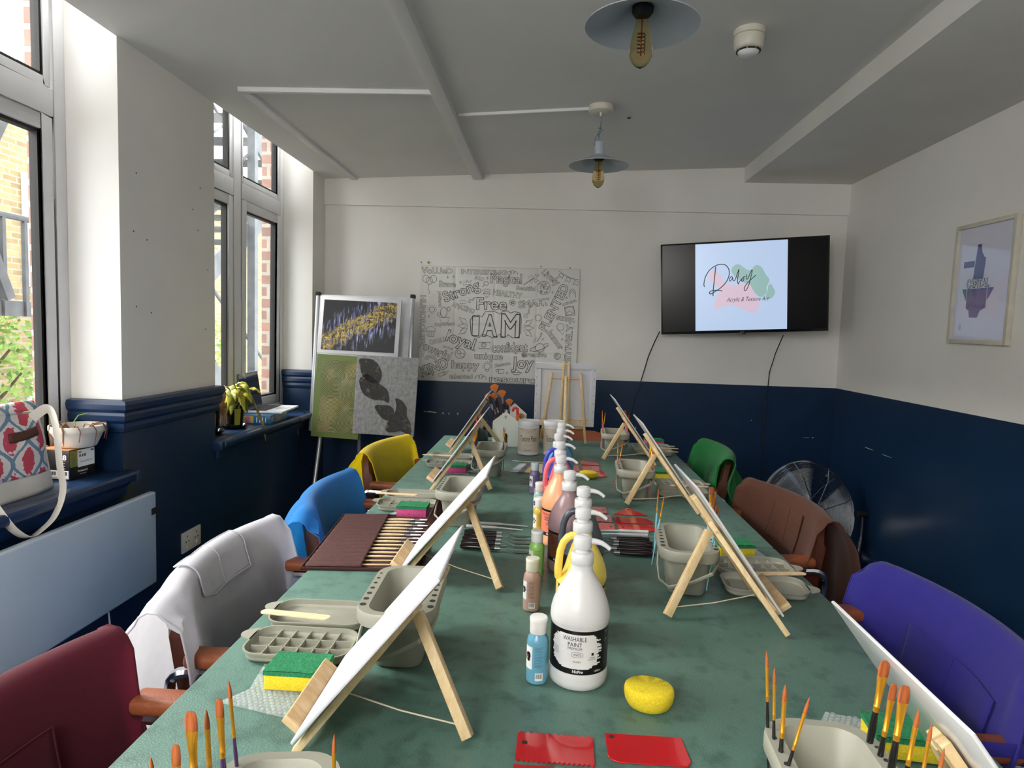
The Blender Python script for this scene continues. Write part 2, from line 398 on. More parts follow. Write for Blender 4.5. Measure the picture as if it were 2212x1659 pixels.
# windows
pane = glassmat()
def window(n, y0, y1, mull, open_sash=False):
    root = thing('window_%d' % n, 'white framed window number %d' % n, None)
    root['kind'] = 'structure'; root['label'] = ['', 'tall white window nearest the back wall, over the laptop', 'tall white window over the tote bag', 'tall white window behind the photographer'][n]
    xa, xb = -1.80, -1.745; z0, z1, zt0, zt1 = .79, 2.54, 2.005, 2.095
    f = MB(); fw = .055
    f.b2((xa, y0, z0), (xb, y0 + fw, z1)); f.b2((xa, y1 - fw, z0), (xb, y1, z1)); 
    for a, b in ((y0 + fw, mull[0]), (mull[1], y1 - fw)):
        for c, d in ((z0, z0 + .05), (zt0, zt1), (z1 - .05, z1)): f.b2((xa, a, c), (xb, b, d))
    f.b2((xa, mull[0], z0), (xb, mull[1], z1))
    obj('window_frame', f, upvc, root, bevel=.004)
    cells = [(y0 + fw, mull[0], z0 + .05, zt0), (mull[1], y1 - fw, z0 + .05, zt0), (y0 + fw, mull[0], zt1, z1 - .05), (mull[1], y1 - fw, zt1, z1 - .05)]
    for i, (a, b, c, d) in enumerate(cells):
        s = MB(); w_ = .050 if i < 2 else .03; g = .004
        a, b, c, d = a + g, b - g, c + g, d - g
        xs0, xs1 = (-1.79, -1.747) if i < 2 else (-1.785, -1.75)
        R_ = [((a, c), (a + w_, d)), ((b - w_, c), (b, d)), ((a + w_, c), (b - w_, c + w_)), ((a + w_, d - w_), (b - w_, d))]
        for (p, q), (r_, t_) in R_: s.b2((xs0, p, q), (xs1, r_, t_))
        so = obj('sash', s, upvc, root, bevel=.004)
        gk = MB(); w2 = .010
        a2, b2, c2, d2 = a + w_, b - w_, c + w_, d - w_
        for (p, q), (r_, t_) in [((a2, c2), (a2 + w2, d2)), ((b2 - w2, c2), (b2, d2)), ((a2 + w2, c2), (b2 - w2, c2 + w2)), ((a2 + w2, d2 - w2), (b2 - w2, d2))]: gk.b2((-1.785, p, q), (-1.756, r_, t_))
        obj('gasket', gk, seal, so)
        obj('glass_pane', MB().b2((-1.772, a2 + .004, c2 + .004), (-1.768, b2 - .004, d2 - .004)), pane, so)
        if open_sash and i == 1:
            # tilted inwards about its foot
            piv = Matrix.Translation((-1.76, 0, c)) @ Matrix.Rotation(R(.35), 4, 'Y') @ Matrix.Translation((1.76, 0, -c))
            so.matrix_local = piv
    h = MB(); h.b2((-1.7465, mull[1] + .02, 1.35), (-1.732, mull[1] + .045, 1.42)); h.b2((-1.735, mull[1] + .025, 1.30), (-1.724, mull[1] + .04, 1.41))
    if n == 2: obj('window_handle', h, upvc, root, bevel=.003)
window(1, 2.92, 4.155, (3.49, 3.575), True); window(2, .98, 2.262, (1.58, 1.665)); window(3, -1.2, .35, (-.47, -.385))
# marks on the walls belong to the paint; the double socket low on the left wall
t = thing('wall_socket', 'white double power socket low on the blue wall behind the white apron', 'socket', (XL, 2.70, .40))
obj('face_plate', MB().b2((0, -.073, -.043), (.009, .073, .043)), upvc, t, bevel=.002)
for s_ in (-1, 1):
    m = MB(); m.b2((.0085, s_ * .036 - .006, -.03), (.0125, s_ * .036 + .006, -.015)); obj('switch', m, upvc, t, bevel=.001)
m = MB()
for s_ in (-1, 1):
    for dy, dz in ((0, .022), (-.011, .0), (.011, .0)):
        obj('socket_hole', MB().b2((.0088, s_ * .036 + dy - .003, dz - .004), (.0094, s_ * .036 + dy + .003, dz + .004)), seal, t)
# panel heater
heat = mat('heater_enamel', '#b9c4cd', .3, vary=.03, vscale=5)
t = thing('panel_heater', 'large pale grey flat panel heater under the window sill', 'heater', (-1.5, 1.62, .36))
obj('panel', MB().b2((0, -.72, 0), (.028, .70, .345)), heat, t, bevel=.008, seg=3)
obj('control_slot', MB().b2((.0275, .668, .262), (.0285, .700, .287)), seal, t, bevel=.0)
for y_ in (-.5, .4): obj('bracket', MB().b2((-.055, y_, .05), (0, y_ + .04, .3)), upvc, t)
obj('mains_lead', MB().ring([(.01, .45, 0), (.01, .46, -.08), (-.02, .5, -.2), (-.03, .52, -.357)], .003), upvc, t)
# ------------------------------------------------------------------ outside the windows
ybrick = brickmat('stock_brick', '#b39a6c', '#8f7a56', '#a49c86', 2.0)
steel = mat('fire_escape_steel', '#55585b', .6, vary=.2, vscale=12)
darkglass = mat('dark_glass', '#3b444b', .1)
conc = mat('courtyard_concrete', '#77756e', .9, vary=.2, vscale=2)
tag(obj('courtyard_ground', MB().b2((-16, -8, -3.3), (-1.95, 22, -3.2)), conc), 'grey concrete yard far below the windows', kind='structure')
def building():
    t = thing('brick_building', 'yellow stock brick building seen through the windows across the yard', 'building', (-6.6, 8, -3.2))
    obj('wall', MB().b2((-3, -9, 0), (0, 8, 7.0)), ybrick, t)
    obj('parapet', MB().b2((-3.05, -9.05, 7.0), (.06, 8.05, 7.16)), conc, t, bevel=.01)
    for y in (-6.5, -4.2, -1.9, .4, 2.7):
        f = obj('window', MB().b2((-.02, y - .45, 4.9), (.05, y + .45, 6.3)), upvc, t, bevel=.01)
        obj('pane', MB().b2((.03, y - .38, 4.98), (.055, y + .38, 5.58)).b2((.03, y - .38, 5.64), (.055, y + .38, 6.22)), darkglass, f)
        f = obj('window', MB().b2((-.02, y - .45, 2.3), (.05, y + .45, 3.7)), upvc, t, bevel=.01)
        obj('pane', MB().b2((.03, y - .38, 2.38), (.055, y + .38, 2.98)).b2((.03, y - .38, 3.04), (.055, y + .38, 3.62)), darkglass, f)
    obj('downpipe', MB().ring([(.07, -.8, 0), (.07, -.8, 7)], .05), steel, t)
building()
def fire_escape():
    t = thing('fire_escape', 'dark steel fire escape with landings, railings and stair flights outside the windows', 'fire escape', (-3.2, 4, -3.2))
    Z = 4.53   # landing level above the yard
    obj('landing', MB().b2((-.9, -1.6, Z), (0, 1.4, Z + .09)), steel, t)
    obj('landing', MB().b2((-.9, -1.6, Z + 2.9), (0, .9, Z + 2.98)), steel, t)
    for x, y in ((0, -1.6), (0, 1.4), (-.9, -1.6), (-.9, 1.4), (0, 2.9), (-.9, 2.9)):
        obj('post', MB().b2((x - .04, y - .04, 0), (x + .04, y + .04, Z + 4.2)), steel, t)
    for y0, y1, z in ((-1.6, 1.4, Z), (-1.6, .9, Z + 2.98)):
        m = MB().ring([(0, y0, z + .58), (0, y1, z + .58)], .018)
        obj('handrail', m, steel, t)
        k = 0
        y = y0
        while y < y1:
            obj('baluster', MB().b2((-.012, y - .012, z), (.012, y + .012, z + .58)), steel, t); y += .16
    for p0, p1 in (((0, -1.5, Z + 2.9), (0, -.3, Z + .1)), ((0, .2, Z + 2.1), (0, -.9, Z - .0)), ((0, -.9, Z), (0, .3, Z - 2.0)), ((0, .9, Z), (0, -.6, Z - 2.0))):
        obj('brace', MB().bar(p0, p1, .06, .06, (1, 0, 0)), steel, t)
    # flights climbing away between the far posts
    for (ya, za, yb, zb_) in ((1.4, Z + .05, 3.9, Z + 1.55), (3.9, Z + 1.55, 1.2, Z + 2.95), (1.4, Z, 3.9, Z - 1.6)):
        for x in (-.05, -.8):
            obj('stringer', MB().bar((x, ya, za), (x, yb, zb_), .03, .2, (0, 0, 1)), steel, t)
            obj('stair_rail', MB().ring([(x, ya, za + .8), (x, yb, zb_ + .8)], .018), steel, t)
        n = 9
        for i in range(n):
            f = (i + .5) / n
            obj('tread', MB().b2((-.8, ya + (yb - ya) * f - .12, za + (zb_ - za) * f), (-.05, ya + (yb - ya) * f + .12, za + (zb_ - za) * f + .03)), steel, t)
fire_escape()
leafm = mat('garden_leaf', '#5f7f38', .6, col2='#9fb85f', vscale=5)
bark = mat('bark', '#4f4334', .85, vary=.25, vscale=30)
def garden_tree(label, loc, rad, n, seed):
    rnd = random.Random(seed)
    t = thing('garden_tree', label, 'tree', loc)
    m = MB(); m.ring([(0, 0, 0), (.1, .1, 1.5), (-.05, 0, 3.0), (.1, -.1, 4.1)], [.12, .09, .06, .03], 8)
    for i in range(9):
        a = rnd.uniform(0, 6.28); z = rnd.uniform(2.0, 3.9); r = rnd.uniform(.7, 1) * rad[0]
        m.ring([(0, 0, z), (math.cos(a) * r * .5, math.sin(a) * r * .6, z + .3), (math.cos(a) * r, math.sin(a) * r, z + .8)], [.04, .025, .01], 6)
    obj('trunk', m, bark, t)
    m = MB()
    for i in range(n):
        while True:
            p = Vector([rnd.uniform(-1, 1) for _ in range(3)])
            if .25 < p.length < 1: break
        c = Vector((p.x * rad[0], p.y * rad[1], 3.6 + p.z * rad[2]))
        d = Vector([rnd.uniform(-1, 1) for _ in range(3)]).normalized(); e = d.orthogonal().normalized(); l = rnd.uniform(.05, .1)
        m.add([c, c + d * l * .5 + e * l * .28, c + d * l, c + d * l * .5 - e * l * .28], [(0, 1, 2, 3)])
    obj('foliage', m, leafm, t)
garden_tree('light green leafy tree seen through the near window behind the fire escape', (-5.4, 5.2, -3.2), (.85, 1.5, 1.35), 5200, 3)
garden_tree('light green leafy tree seen through the far window behind the steel stairs', (-5.3, 8.7, -3.2), (.9, 1.6, 1.25), 3600, 4)
# ------------------------------------------------------------------ tables and chairs
TZ = .75
greentop = mat('green_lino', '#4a675e', .36, vscale=34, col2='#5c7d72', bump=.4, bscale=320, lo=.32, hi=.5, detail=8)
dark = mat('dark_edge', '#1c1f20', .6)
chrome = mat('chrome', '#c9ccd0', .12, metal=1, vary=.01)
def table(y0, y1, label):
    t = thing('work_table', label, 'table', (0, (y0 + y1) / 2, 0)); L = (y1 - y0) / 2
    obj('tabletop', MB().b2((-.603, -L, .722), (.603, L, TZ)), [greentop], t, bevel=.003)
    obj('rail', MB().b2((-.56, -L + .05, .68), (.56, L - .05, .7215)), dark, t)
    for x in (-.53, .53):
        for y in (-L + .07, L - .07): obj('leg', MB().b2((x - .02, y - .02, 0), (x + .02, y + .02, .69)), dark, t, bevel=.003)
table(.02, 1.842, 'green topped work table nearest the camera')
table(1.852, 3.585, 'green topped work table nearer the back wall')
leather = mat('brown_leather', '#5a2c1a', .42, vary=.12, vscale=12, bump=.3, bscale=300)
tan = mat('tan_leather', '#8f4d2e', .42, vary=.08, vscale=14, bump=.35, bscale=420)
BACK = dict(x=-.285, k=.75, z0=.43, z1=.795, hw=.235, t=.022)
def backx(y, z): return BACK['x'] + BACK['k'] * y * y + (BACK['z1'] - z) * .16
def make_chair(label, loc, rz, back_mat=leather, pad=tan, dz=0):
    t = thing('armchair', label, 'chair', loc, rz)
    s = MB(); s.b2((-.22, -.235, .41), (.23, .235, .47)); obj('seat', s, back_mat, t, bevel=.022, seg=3)
    m = MB(); rings = []
    n = 14
    for i in range(n + 1):
        y = -BACK['hw'] + 2 * BACK['hw'] * i / n; e = abs(y) / BACK['hw']
        drop = .07 * max(0, (e - .76) / .24) ** 2.2; zt = BACK['z1'] - drop + dz; zb_ = BACK['z0']
        ring = []
        for (o, f) in ((-1, 0), (-1, .33), (-1, .66), (-1, .93), (-.5, 1), (.5, 1), (1, .93), (1, .66), (1, .33), (1, 0)):
            z = zb_ + (zt - zb_) * f; ring.append((backx(y, z) + o * BACK['t'], y, z))
        rings.append(ring)
    m.loft(rings); obj('backrest', m, back_mat, t)
    for s_ in (-1, 1):
        y = s_ * .262
        m = MB(); m.b2((-.20, y - .026, .664), (.10, y + .026, .694)); obj('armrest', m, pad, t, bevel=.012, seg=3)
        m = MB(); pts = []
        for cx_, cz_, a0 in ((.12, .04, -90), (.12, .62, 0), (-.20, .62, 90), (-.20, .04, 180)):
            for q in range(5):
                a = R(a0 + q * 22.5); pts.append((cx_ + .035 * math.cos(a), y, cz_ + .03 * math.sin(a)))
        m.ring(pts, .011, 8, closed=True); obj('side_frame', m, chrome, t)
    for x, z in ((-.19, .41), (.14, .41)):
        obj('crossbar', MB().cyl((x, -.262, z), (x, .262, z), .010), chrome, t)
    return t
CH = {}
for key, side, y, rz, lab, xo in (
    ('maroon', -1, .79, 0, 'brown leather armchair draped with the maroon apron', -.54),
    ('white', -1, 1.475, 2, 'brown leather armchair draped with the white apron', -.54),
    ('blue', -1, 2.12, 3, 'brown leather armchair draped with the bright blue apron', -.51),
    ('yellow', -1, 2.90, -8, 'brown leather armchair draped with the yellow apron', -.53),
    ('purple', 1, 1.33, 180, 'brown leather armchair draped with the purple apron', .535),
    ('brown', 1, 2.20, 187, 'brown leather armchair draped with the brown apron in front of the fan', .53),
    ('green', 1, 3.08, 178, 'brown leather armchair draped with the green apron', .50)):
    CH[key] = make_chair(lab, (xo, y, 0), R(rz))
make_chair('tan leather armchair with bare back at the far end of the table', (.085, 3.74, 0), R(-90), tan, tan, dz=-.05)

# aprons: cloth hung over a chair back.  s runs from the front hem over the top to the back hem
def clothmat(name, c):
    new = name not in MATS; m = mat(name, c, .85, vary=.04, vscale=30, bump=.25, bscale=700, sheen=.15)
    if new:      # thin woven cloth lets some daylight through
        n = m.node_tree.nodes; L = m.node_tree.links; b = n['Principled BSDF']; o = n['Material Output']
        tr = n.new('ShaderNodeBsdfTranslucent'); tr.inputs[0].default_value = lin(c); mx = n.new('ShaderNodeMixShader'); mx.inputs[0].default_value = .38
        L.new(b.outputs[0], mx.inputs[1]); L.new(tr.outputs[0], mx.inputs[2]); L.new(mx.outputs[0], o.inputs[0])
    return m
def apron_surface(seed, hw, lf, lb, fold=.012, flare=.25, zt=.812, skew=0, shape=None, side_drop=2.2, yc=0, back_off=.0, ov0=.225):
    a = .055
    def fn(u, s, off=0):
        u2 = u * 2 - 1; y = yc + u2 * hw
        ov = max(0, abs(y) - ov0)
        tz = zt - side_drop * ov * ov - (.35 * max(0, ov - .05))
        yy = min(abs(y), .25); xb = BACK['x'] + BACK['k'] * yy * yy
        if callable(shape): f_, b_ = shape(u2)
        else: f_, b_ = 1, 1
        L0, L1 = lf * f_, lb * b_
        q = -L0 + (L0 + L1) * s
        nzv = noise.noise(Vector((y * 7 + seed, q * 4, seed * 1.7)))
        nz2 = noise.noise(Vector((y * 3.1 - seed, q * 1.5 + seed, 3.3)))
        dist = max(0, abs(q) - a); amp = min(1, dist / .12)
        w_ = fold * amp * (nzv + 1.4 * nz2 + .6 * math.sin(y * 34 + seed + q * 5) * min(1, dist / .3))
        r_ = .031 + off
        if q < -a:
            x = xb + r_ + .16 * (-q - a) * .9 + w_ + .02 * min(1, dist * 4); z = tz - .03 - (-q - a)
            if ov > 0: x += ov * .3
        elif q < a:
            th = q / a * math.pi / 2; x = xb - math.sin(th) * r_; z = tz - .03 + .03 * math.cos(th) + off * math.cos(th)
        else:
            x = xb - r_ - back_off * (1 - math.exp(-(q - a) / .05)) - flare * (q - a) * .5 - w_ * 1.5; z = tz - .03 - (q - a)
        y2 = y + skew * q + .01 * nz2 * amp
        return (x, y2, z)
    return fn
def apron(key, label, col, seed, hw=.28, lf=.22, lb=.55, pocket=None, straps=(), **kw):
    ch = CH[key]; fn = apron_surface(seed, hw, lf, lb, **kw)
    t = thing('apron', label, 'apron', ch.location, ch.rotation_euler[2])
    cm = clothmat('apron_' + key, col)
    m = MB().grid(lambda u, v: fn(u, v), 44, 60); obj('cloth', m, cm, t)
    h = MB()
    for e in (0, 1):
        h.ring([fn(i / 40, e) for i in range(41)], .0022, 6)
    for e in (0, 1):
        h.ring([fn(e, i / 40) for i in range(41)], .0022, 6)
    obj('hem', h, cm, t)
    if pocket:
        u0, u1, s0, s1 = pocket
        p = MB().grid(lambda u, v: fn(u0 + (u1 - u0) * u, s0 + (s1 - s0) * v, .0045), 24, 16)
        po = obj('pocket', p, cm, t, solid=.0016)
        sm = MB(); pts = [fn(u0 + (u1 - u0) * i / 16, s0, .006) for i in range(17)] + [fn(u1, s0 + (s1 - s0) * i / 12, .006) for i in range(13)] + [fn(u1 - (u1 - u0) * i / 16, s1, .006) for i in range(17)] + [fn(u0, s1 - (s1 - s0) * i / 12, .006) for i in range(12)]
        sm.ring(pts, .0014, 6, closed=True); obj('stitching', sm, cm, po)
        um = (u0 + u1) / 2; sm = MB().ring([fn(um, s0 + (s1 - s0) * i / 12, .0062) for i in range(13)], .0009, 6); obj('stitching', sm, cm, po)
    for pts in straps:
        obj('strap', MB().ring(pts, .012, 8, flat=(1, .12)), cm, t)
    return t
apron('maroon', 'maroon apron draped over the armchair nearest the camera on the left', '#6b1a30', 1.3, hw=.262, lf=.36, lb=.55, pocket=(.22, .72, .06, .27), fold=.008, side_drop=1, ov0=.24)
apron('white', 'white apron draped over the armchair between the maroon and blue ones', '#e0dfe6', 4.1, hw=.30, lf=.26, lb=.70, pocket=(.30, .70, .16, .275), fold=.010, flare=.12, side_drop=1.5, back_off=.055, ov0=.24, yc=-.02, shape=lambda u: (1 - .45 * max(0, -u - .2), 1))
apron('blue', 'bright blue apron draped over the second armchair from the far left end', '#2c8fe0', 7.7, hw=.30, lf=.20, lb=.62, fold=.014, flare=.14, side_drop=1.5, back_off=.06, ov0=.25, yc=-.04, shape=lambda u: (1 - .4 * max(0, -u - .1), 1.1), straps=[[(-.26, -.16, .70), (-.25, -.15, .62), (-.24, -.17, .52), (-.25, -.16, .40)]])
apron('yellow', 'bright yellow apron draped over the armchair beside the display easel', '#f0d71c', 9.2, hw=.265, lf=.30, lb=.60, fold=.015, flare=.14, side_drop=1.5, back_off=.05, ov0=.235, shape=lambda u: (1 - .3 * max(0, -u), 1))
apron('purple', 'purple apron with a large pocket draped over the nearest right-hand armchair', '#3d37a3', 2.9, hw=.30, lf=.36, lb=.5, pocket=(.30, .82, .10, .285), fold=.014, side_drop=1.8, back_off=.03, straps=[[(-.20, .30, .70), (-.10, .28, .69), (0, .27, .70), (.06, .28, .66), (.05, .30, .55)]])
apron('brown', 'brown apron draped over the armchair in front of the round floor fan', '#6b4030', 5.5, hw=.29, lf=.30, lb=.55, pocket=(.36, .70, .14, .28), fold=.010, flare=.14, side_drop=1.4, back_off=.055, ov0=.24)
apron('green', 'dark green apron bunched over the farthest armchair on the right', '#1f8a45', 8.8, hw=.27, lf=.26, lb=.4, fold=.04, flare=.2, side_drop=3.2, zt=.832, straps=[[(-.31, -.24, .74), (-.33, -.27, .66), (-.32, -.28, .55), (-.33, -.27, .47)]])
# ------------------------------------------------------------------ easels and canvases
pine = woodmat('pine', '#d3b584', '#dfc79b', .5, (5, 5, 2), 22)
pine2 = woodmat('pine_ply', '#c8a372', '#dcbd8f', .5, (3, 9, 3), 9)
canvasw = mat('canvas_white', '#cfced4', .6, vary=.01, bump=.2, bscale=900)
canvasb = mat('canvas_back', '#d6d5d6', .22, vary=.02, vscale=3, coat=.3)
cord = mat('cotton_cord', '#d8cbb0', .9)
T0 = TZ + .001
def easel(side, y, x0, xt, zt, rear, foot_hw=.115, label='', clabel='', cw=.24, ch=.305, up=.30, dyc=0, cyaw=0, cback=False, piv=.225, ls=.036):
    """tabletop easel: three-legged pine frame; the slope runs from (x0, TZ) towards (xt, zt)"""
    t = thing('tabletop_easel', label, 'easel', (x0, y, T0))
    d = Vector((xt - x0, 0, zt - TZ)).normalized(); n = Vector((side * d.z, 0, abs(d.x)))
    P = lambda s, yy, o=0: Vector((d.x * s, yy, d.z * s)) + n * o
    for sg in (-1, 1):
        m = MB().bar(P(.004, sg * foot_hw, -.002), P(piv + .02, sg * .026, -.002), .016, .011, n)
        obj('leg', m, pine, t, bevel=.0012)
    for sg in (-1, 1):
        m = MB().bar(P(ls, sg * .0085, .0), P(up, sg * .0085, .0), .0135, .012, n)
        obj('upright', m, pine, t, bevel=.0012)
    obj('dowel', MB().cyl(P(piv, -.045, -.002), P(piv, .045, -.002), .003, n=8), pine, t)
    rp = Vector((rear[0] - x0, rear[1] - y, 0)); top = P(piv - .005, 0, -.012)
    dr = (rp - top).normalized(); sdn = Vector((0, 1, 0)).cross(dr)
    obj('rear_leg', MB().bar(top, rp - dr * .004 + Vector((0, 0, .004)), .016, .016, sdn), pine, t, bevel=.0014)
    # ledge that carries the canvas
    m = MB(); c = P(ls, 0, .021); rot = Matrix((d, Vector((0, 1, 0)), n)).transposed()
    m.box(c, (.012, .165, .034), rot); obj('ledge', m, pine2, t, bevel=.0015)
    a = P(.05, 0, -.008); b = top + (rp - top) * .87; b.z = max(b.z, .012)
    mid = (a + b) / 2; mid.z -= .004
    m = MB().ring([a, mid, b], .0012, 6); k = b + dr * -.004 + Vector((-side * .006, 0, 0))
    m.ell(k, .0032, 6); m.ring([k, k + Vector((0, .006, .004)), k + Vector((.002, .01, -.003))], .0013, 6)
    obj('cord', m, cord, t)
    # the canvas board leans on the easel: a thing of its own
    o0 = .008; base = Vector((x0, y + dyc, T0)) + d * (ls + .007) + n * (o0 + .001)
    c = thing('canvas_board', clabel, 'canvas', base)
    c.rotation_euler = (0, 0, cyaw)
    m = MB(); m.box(d * (ch / 2) + n * .002, (ch, cw, .0036), rot); obj('board', m, canvasb if cback else canvasw, c, bevel=.0008)
    m = MB(); m.box(d * (ch / 2) + n * .0041, (ch - .002, cw - .002, .0006), rot); obj('primed_face', m, canvasw, c)
    return t
easel(-1, .94, -.378, -.168, 1.005, (-.141, .885), ls=.016, foot_hw=.10, label='tabletop pine easel nearest the camera on the left side', clabel='blank white canvas on the nearest left-hand easel')
easel(-1, 1.565, -.378, -.164, 1.005, (-.136, 1.43), ls=.016, foot_hw=.10, label='tabletop pine easel behind the brown brush roll', clabel='blank white canvas leaning beside the brown brush roll')
easel(-1, 2.40, -.458, -.243, 1.052, (-.238, 2.35), label='tabletop pine easel in front of the black pen holder, third along the left side', clabel='blank canvas seen edge-on, third along the left side')
easel(-1, 3.10, -.497, -.285, 1.07, (-.272, 3.32), label='tabletop pine easel farthest away on the left side', clabel='blank canvas seen edge-on, farthest away on the left side')
easel(1, 1.40, .445, .25, 1.02, (.213, 1.335), label='tabletop pine easel beside the bucket of pale blue brushes', clabel='blank canvas leaning beside the bucket of pale blue brushes', cback=True)
easel(1, 2.275, .468, .262, 1.037, (.234, 2.232), dyc=.055, label='tabletop pine easel second from the back on the right side', clabel='blank canvas showing its grey underside, second from the back on the right', cback=True)
easel(1, 3.07, .455, .250, 1.035, (.219, 3.03), dyc=.05, label='tabletop pine easel farthest away on the right side', clabel='blank canvas with a sharp white tip, farthest away on the right side', cback=True)
easel(1, .710, .505, .365, .938, (.33, .55), piv=.15, dyc=.035, label='tabletop pine easel in the near right corner, cut by the picture edge', clabel='white canvas board in the near right corner with its underside showing', cw=.30, ch=.235, up=.196, cback=True)
# easel at the far end, seen from behind
def end_easel():
    x, y = .046, 3.47
    t = thing('tabletop_easel', 'tabletop pine easel seen from behind at the far end of the table', 'easel', (x, y, T0))
    d = Vector((0, -.085, .45)).normalized(); n = Vector((0, d.z, -d.y))   # face towards the back wall
    P = lambda s, xx, o=0: Vector((xx, d.y * s, d.z * s)) - n * o
    for sg in (-1, 1):
        obj('leg', MB().bar(P(.004, sg * .118), P(.385, sg * .074), .013, .010, n), pine, t, bevel=.001)
        obj('upright', MB().bar(P(.06, sg * .022), P(.445, sg * .013), .012, .012, n), pine, t, bevel=.001)
    obj('dowel', MB().cyl(P(.355, -.078), P(.355, .078), .003, n=8), pine, t)
    obj('cross_piece', MB().bar(P(.43, -.014), P(.43, .014), .014, .008, n), pine, t, bevel=.001)
    top = P(.37, 0, .012)
    obj('rear_leg', MB().bar(top, Vector((.0, -.24, .004)), .014, .012, (1, 0, 0)), pine, t, bevel=.001)
    m = MB(); rot = Matrix((Vector((1, 0, 0)), n, -d)).transposed()
    m.box(P(.085, 0, -.022), (.20, .036, .012), rot); obj('ledge', m, pine2, t, bevel=.001)
    c = thing('stretched_canvas', 'stretched canvas seen from the back with its bare wooden bars', 'canvas', (x, y, T0))
    W, H, th = .312, .335, .018
    Q = lambda s, xx, o: P(s, xx, 0) + n * o
    rot = Matrix((Vector((1, 0, 0)), d, n.cross(Vector((0,0,0))) if False else Vector((1, 0, 0)).cross(d))).transposed()
    nn = n
    def slab(m, x0_, x1_, s0, s1, o0, o1):
        c_ = Q((s0 + s1) / 2, (x0_ + x1_) / 2, (o0 + o1) / 2); m.box(c_, (x1_ - x0_, s1 - s0, abs(o1 - o0)), rot)
    s0 = .095; s1 = s0 + H
    m = MB(); slab(m, -W / 2, W / 2, s0, s1, .024, .0255); obj('canvas_sheet', m, canvasw, c)
    for nm, b in (('stretcher_bar', (-W / 2, W / 2, s0, s0 + .03)), ('stretcher_bar', (-W / 2, W / 2, s1 - .03, s1)), ('stretcher_bar', (-W / 2, -W / 2 + .03, s0 + .031, s1 - .031)), ('stretcher_bar', (W / 2 - .03, W / 2, s0 + .031, s1 - .031))):
        m = MB(); slab(m, b[0], b[1], b[2], b[3], .009, .0235); obj(nm, m, pine if b[2] == s0 and b[0] == -W / 2 and b[1] > 0 else canvasw, c, bevel=.001)
    # folded canvas edges stapled over the bars
    m = MB(); e = .013
    for b in ((-W / 2 - .001, W / 2 + .001, s0 - .001, s0 + e), (-W / 2 - .001, W / 2 + .001, s1 - .02, s1 + .001), (-W / 2 - .001, -W / 2 + e, s0 + e + .001, s1 - .021), (W / 2 - .02, W / 2 + .001, s0 + e + .001, s1 - .021)): slab(m, b[0], b[1], b[2], b[3], .0072, .0088)
    obj('folded_edge', m, canvasw, c)
    st = mat('staple', '#8f8f90', .3, metal=.8)
    for i in range(7):
        m = MB(); s = s0 + .03 + i * .045; slab(m, W / 2 - .009, W / 2 - .006, s, s + .009, .0064, .0072); obj('staple', m, st, c)
        m = MB(); slab(m, -W / 2 + .006, -W / 2 + .009, s, s + .009, .0064, .0072); obj('staple', m, st, c)
end_easel()

# ------------------------------------------------------------------ brush buckets, palette lids, sticks, sponges
sage = mat('sage_plastic', '#99988a', .42, vary=.02, vscale=9)
hole = mat('hole_dark', '#2c2b26', .8)
def rrect(w, l, r, z, n=6, cx_=0, cy_=0):
    pts = []
    for sx, sy, a0 in ((1, 1, 0), (-1, 1, 90), (-1, -1, 180), (1, -1, 270)):
        for i in range(n + 1):
            a = R(a0 + 90 * i / n); pts.append((cx_ + sx * (w / 2 - r) + r * math.cos(a), cy_ + sy * (l / 2 - r) + r * math.sin(a), z))
    return pts
def bucket(label, x, y, rz=0, handle=-1):
    t = thing('brush_bucket', label, 'bucket', (x, y, T0), R(rz))
    W, L, H = .134, .235, .112
    rings = [rrect(.080, .138, .022, 0), rrect(.084, .143, .024, .003), rrect(.098, .196, .03, H - .026), rrect(W - .006, L - .004, .04, H - .024), rrect(W, L, .044, H - .020),
             rrect(W, L, .044, H - .003), rrect(W - .004, L - .004, .042, H), rrect(.094, .206, .03, H), rrect(.091, .202, .028, H - .003), rrect(.078, .140, .024, .012), rrect(.072, .130, .022, .006)]
    obj('tub', MB().loft(rings), sage, t)
    for sg in (-1, 1):
        for i in range(7):
            yy = -.075 + i * .024; r = .0056 - .0005 * i
            obj('brush_hole', MB().cyl((sg * .0575, yy, H - .0005), (sg * .0575, yy, H + .0005), r, n=14), hole, t)
    m = MB(); m.b2((-.043, -.003, .008), (.043, .003, .05)); m.b2((-.040, -.004, .05), (-.018, .004, .058)); m.b2((.010, -.004, .05), (.034, .004, .058))
    obj('divider', m, sage, t, bevel=.001)
    for sg in (-1, 1):
        m = MB().b2((sg * .058 - .003, -.02, H - .05), (sg * .058 + .003, .02, H - .024)); obj('handle_lug', m, sage, t, bevel=.002)
    if handle:
        pts = [(-.062, 0, .082), (-.066, -.05, .058), (-.064, -.095, .040), (-.045, -.122, .034), (0, -.130, .050), (.045, -.124, .072), (.062, -.085, .080), (.065, -.04, .082), (.062, 0, .082)]
        pts = [(a, b * 1.0, c) for a, b, c in pts]
        obj('handle', MB().ring(pts, .0032, 8, flat=(1.3, .8)), sage, t)
    return t
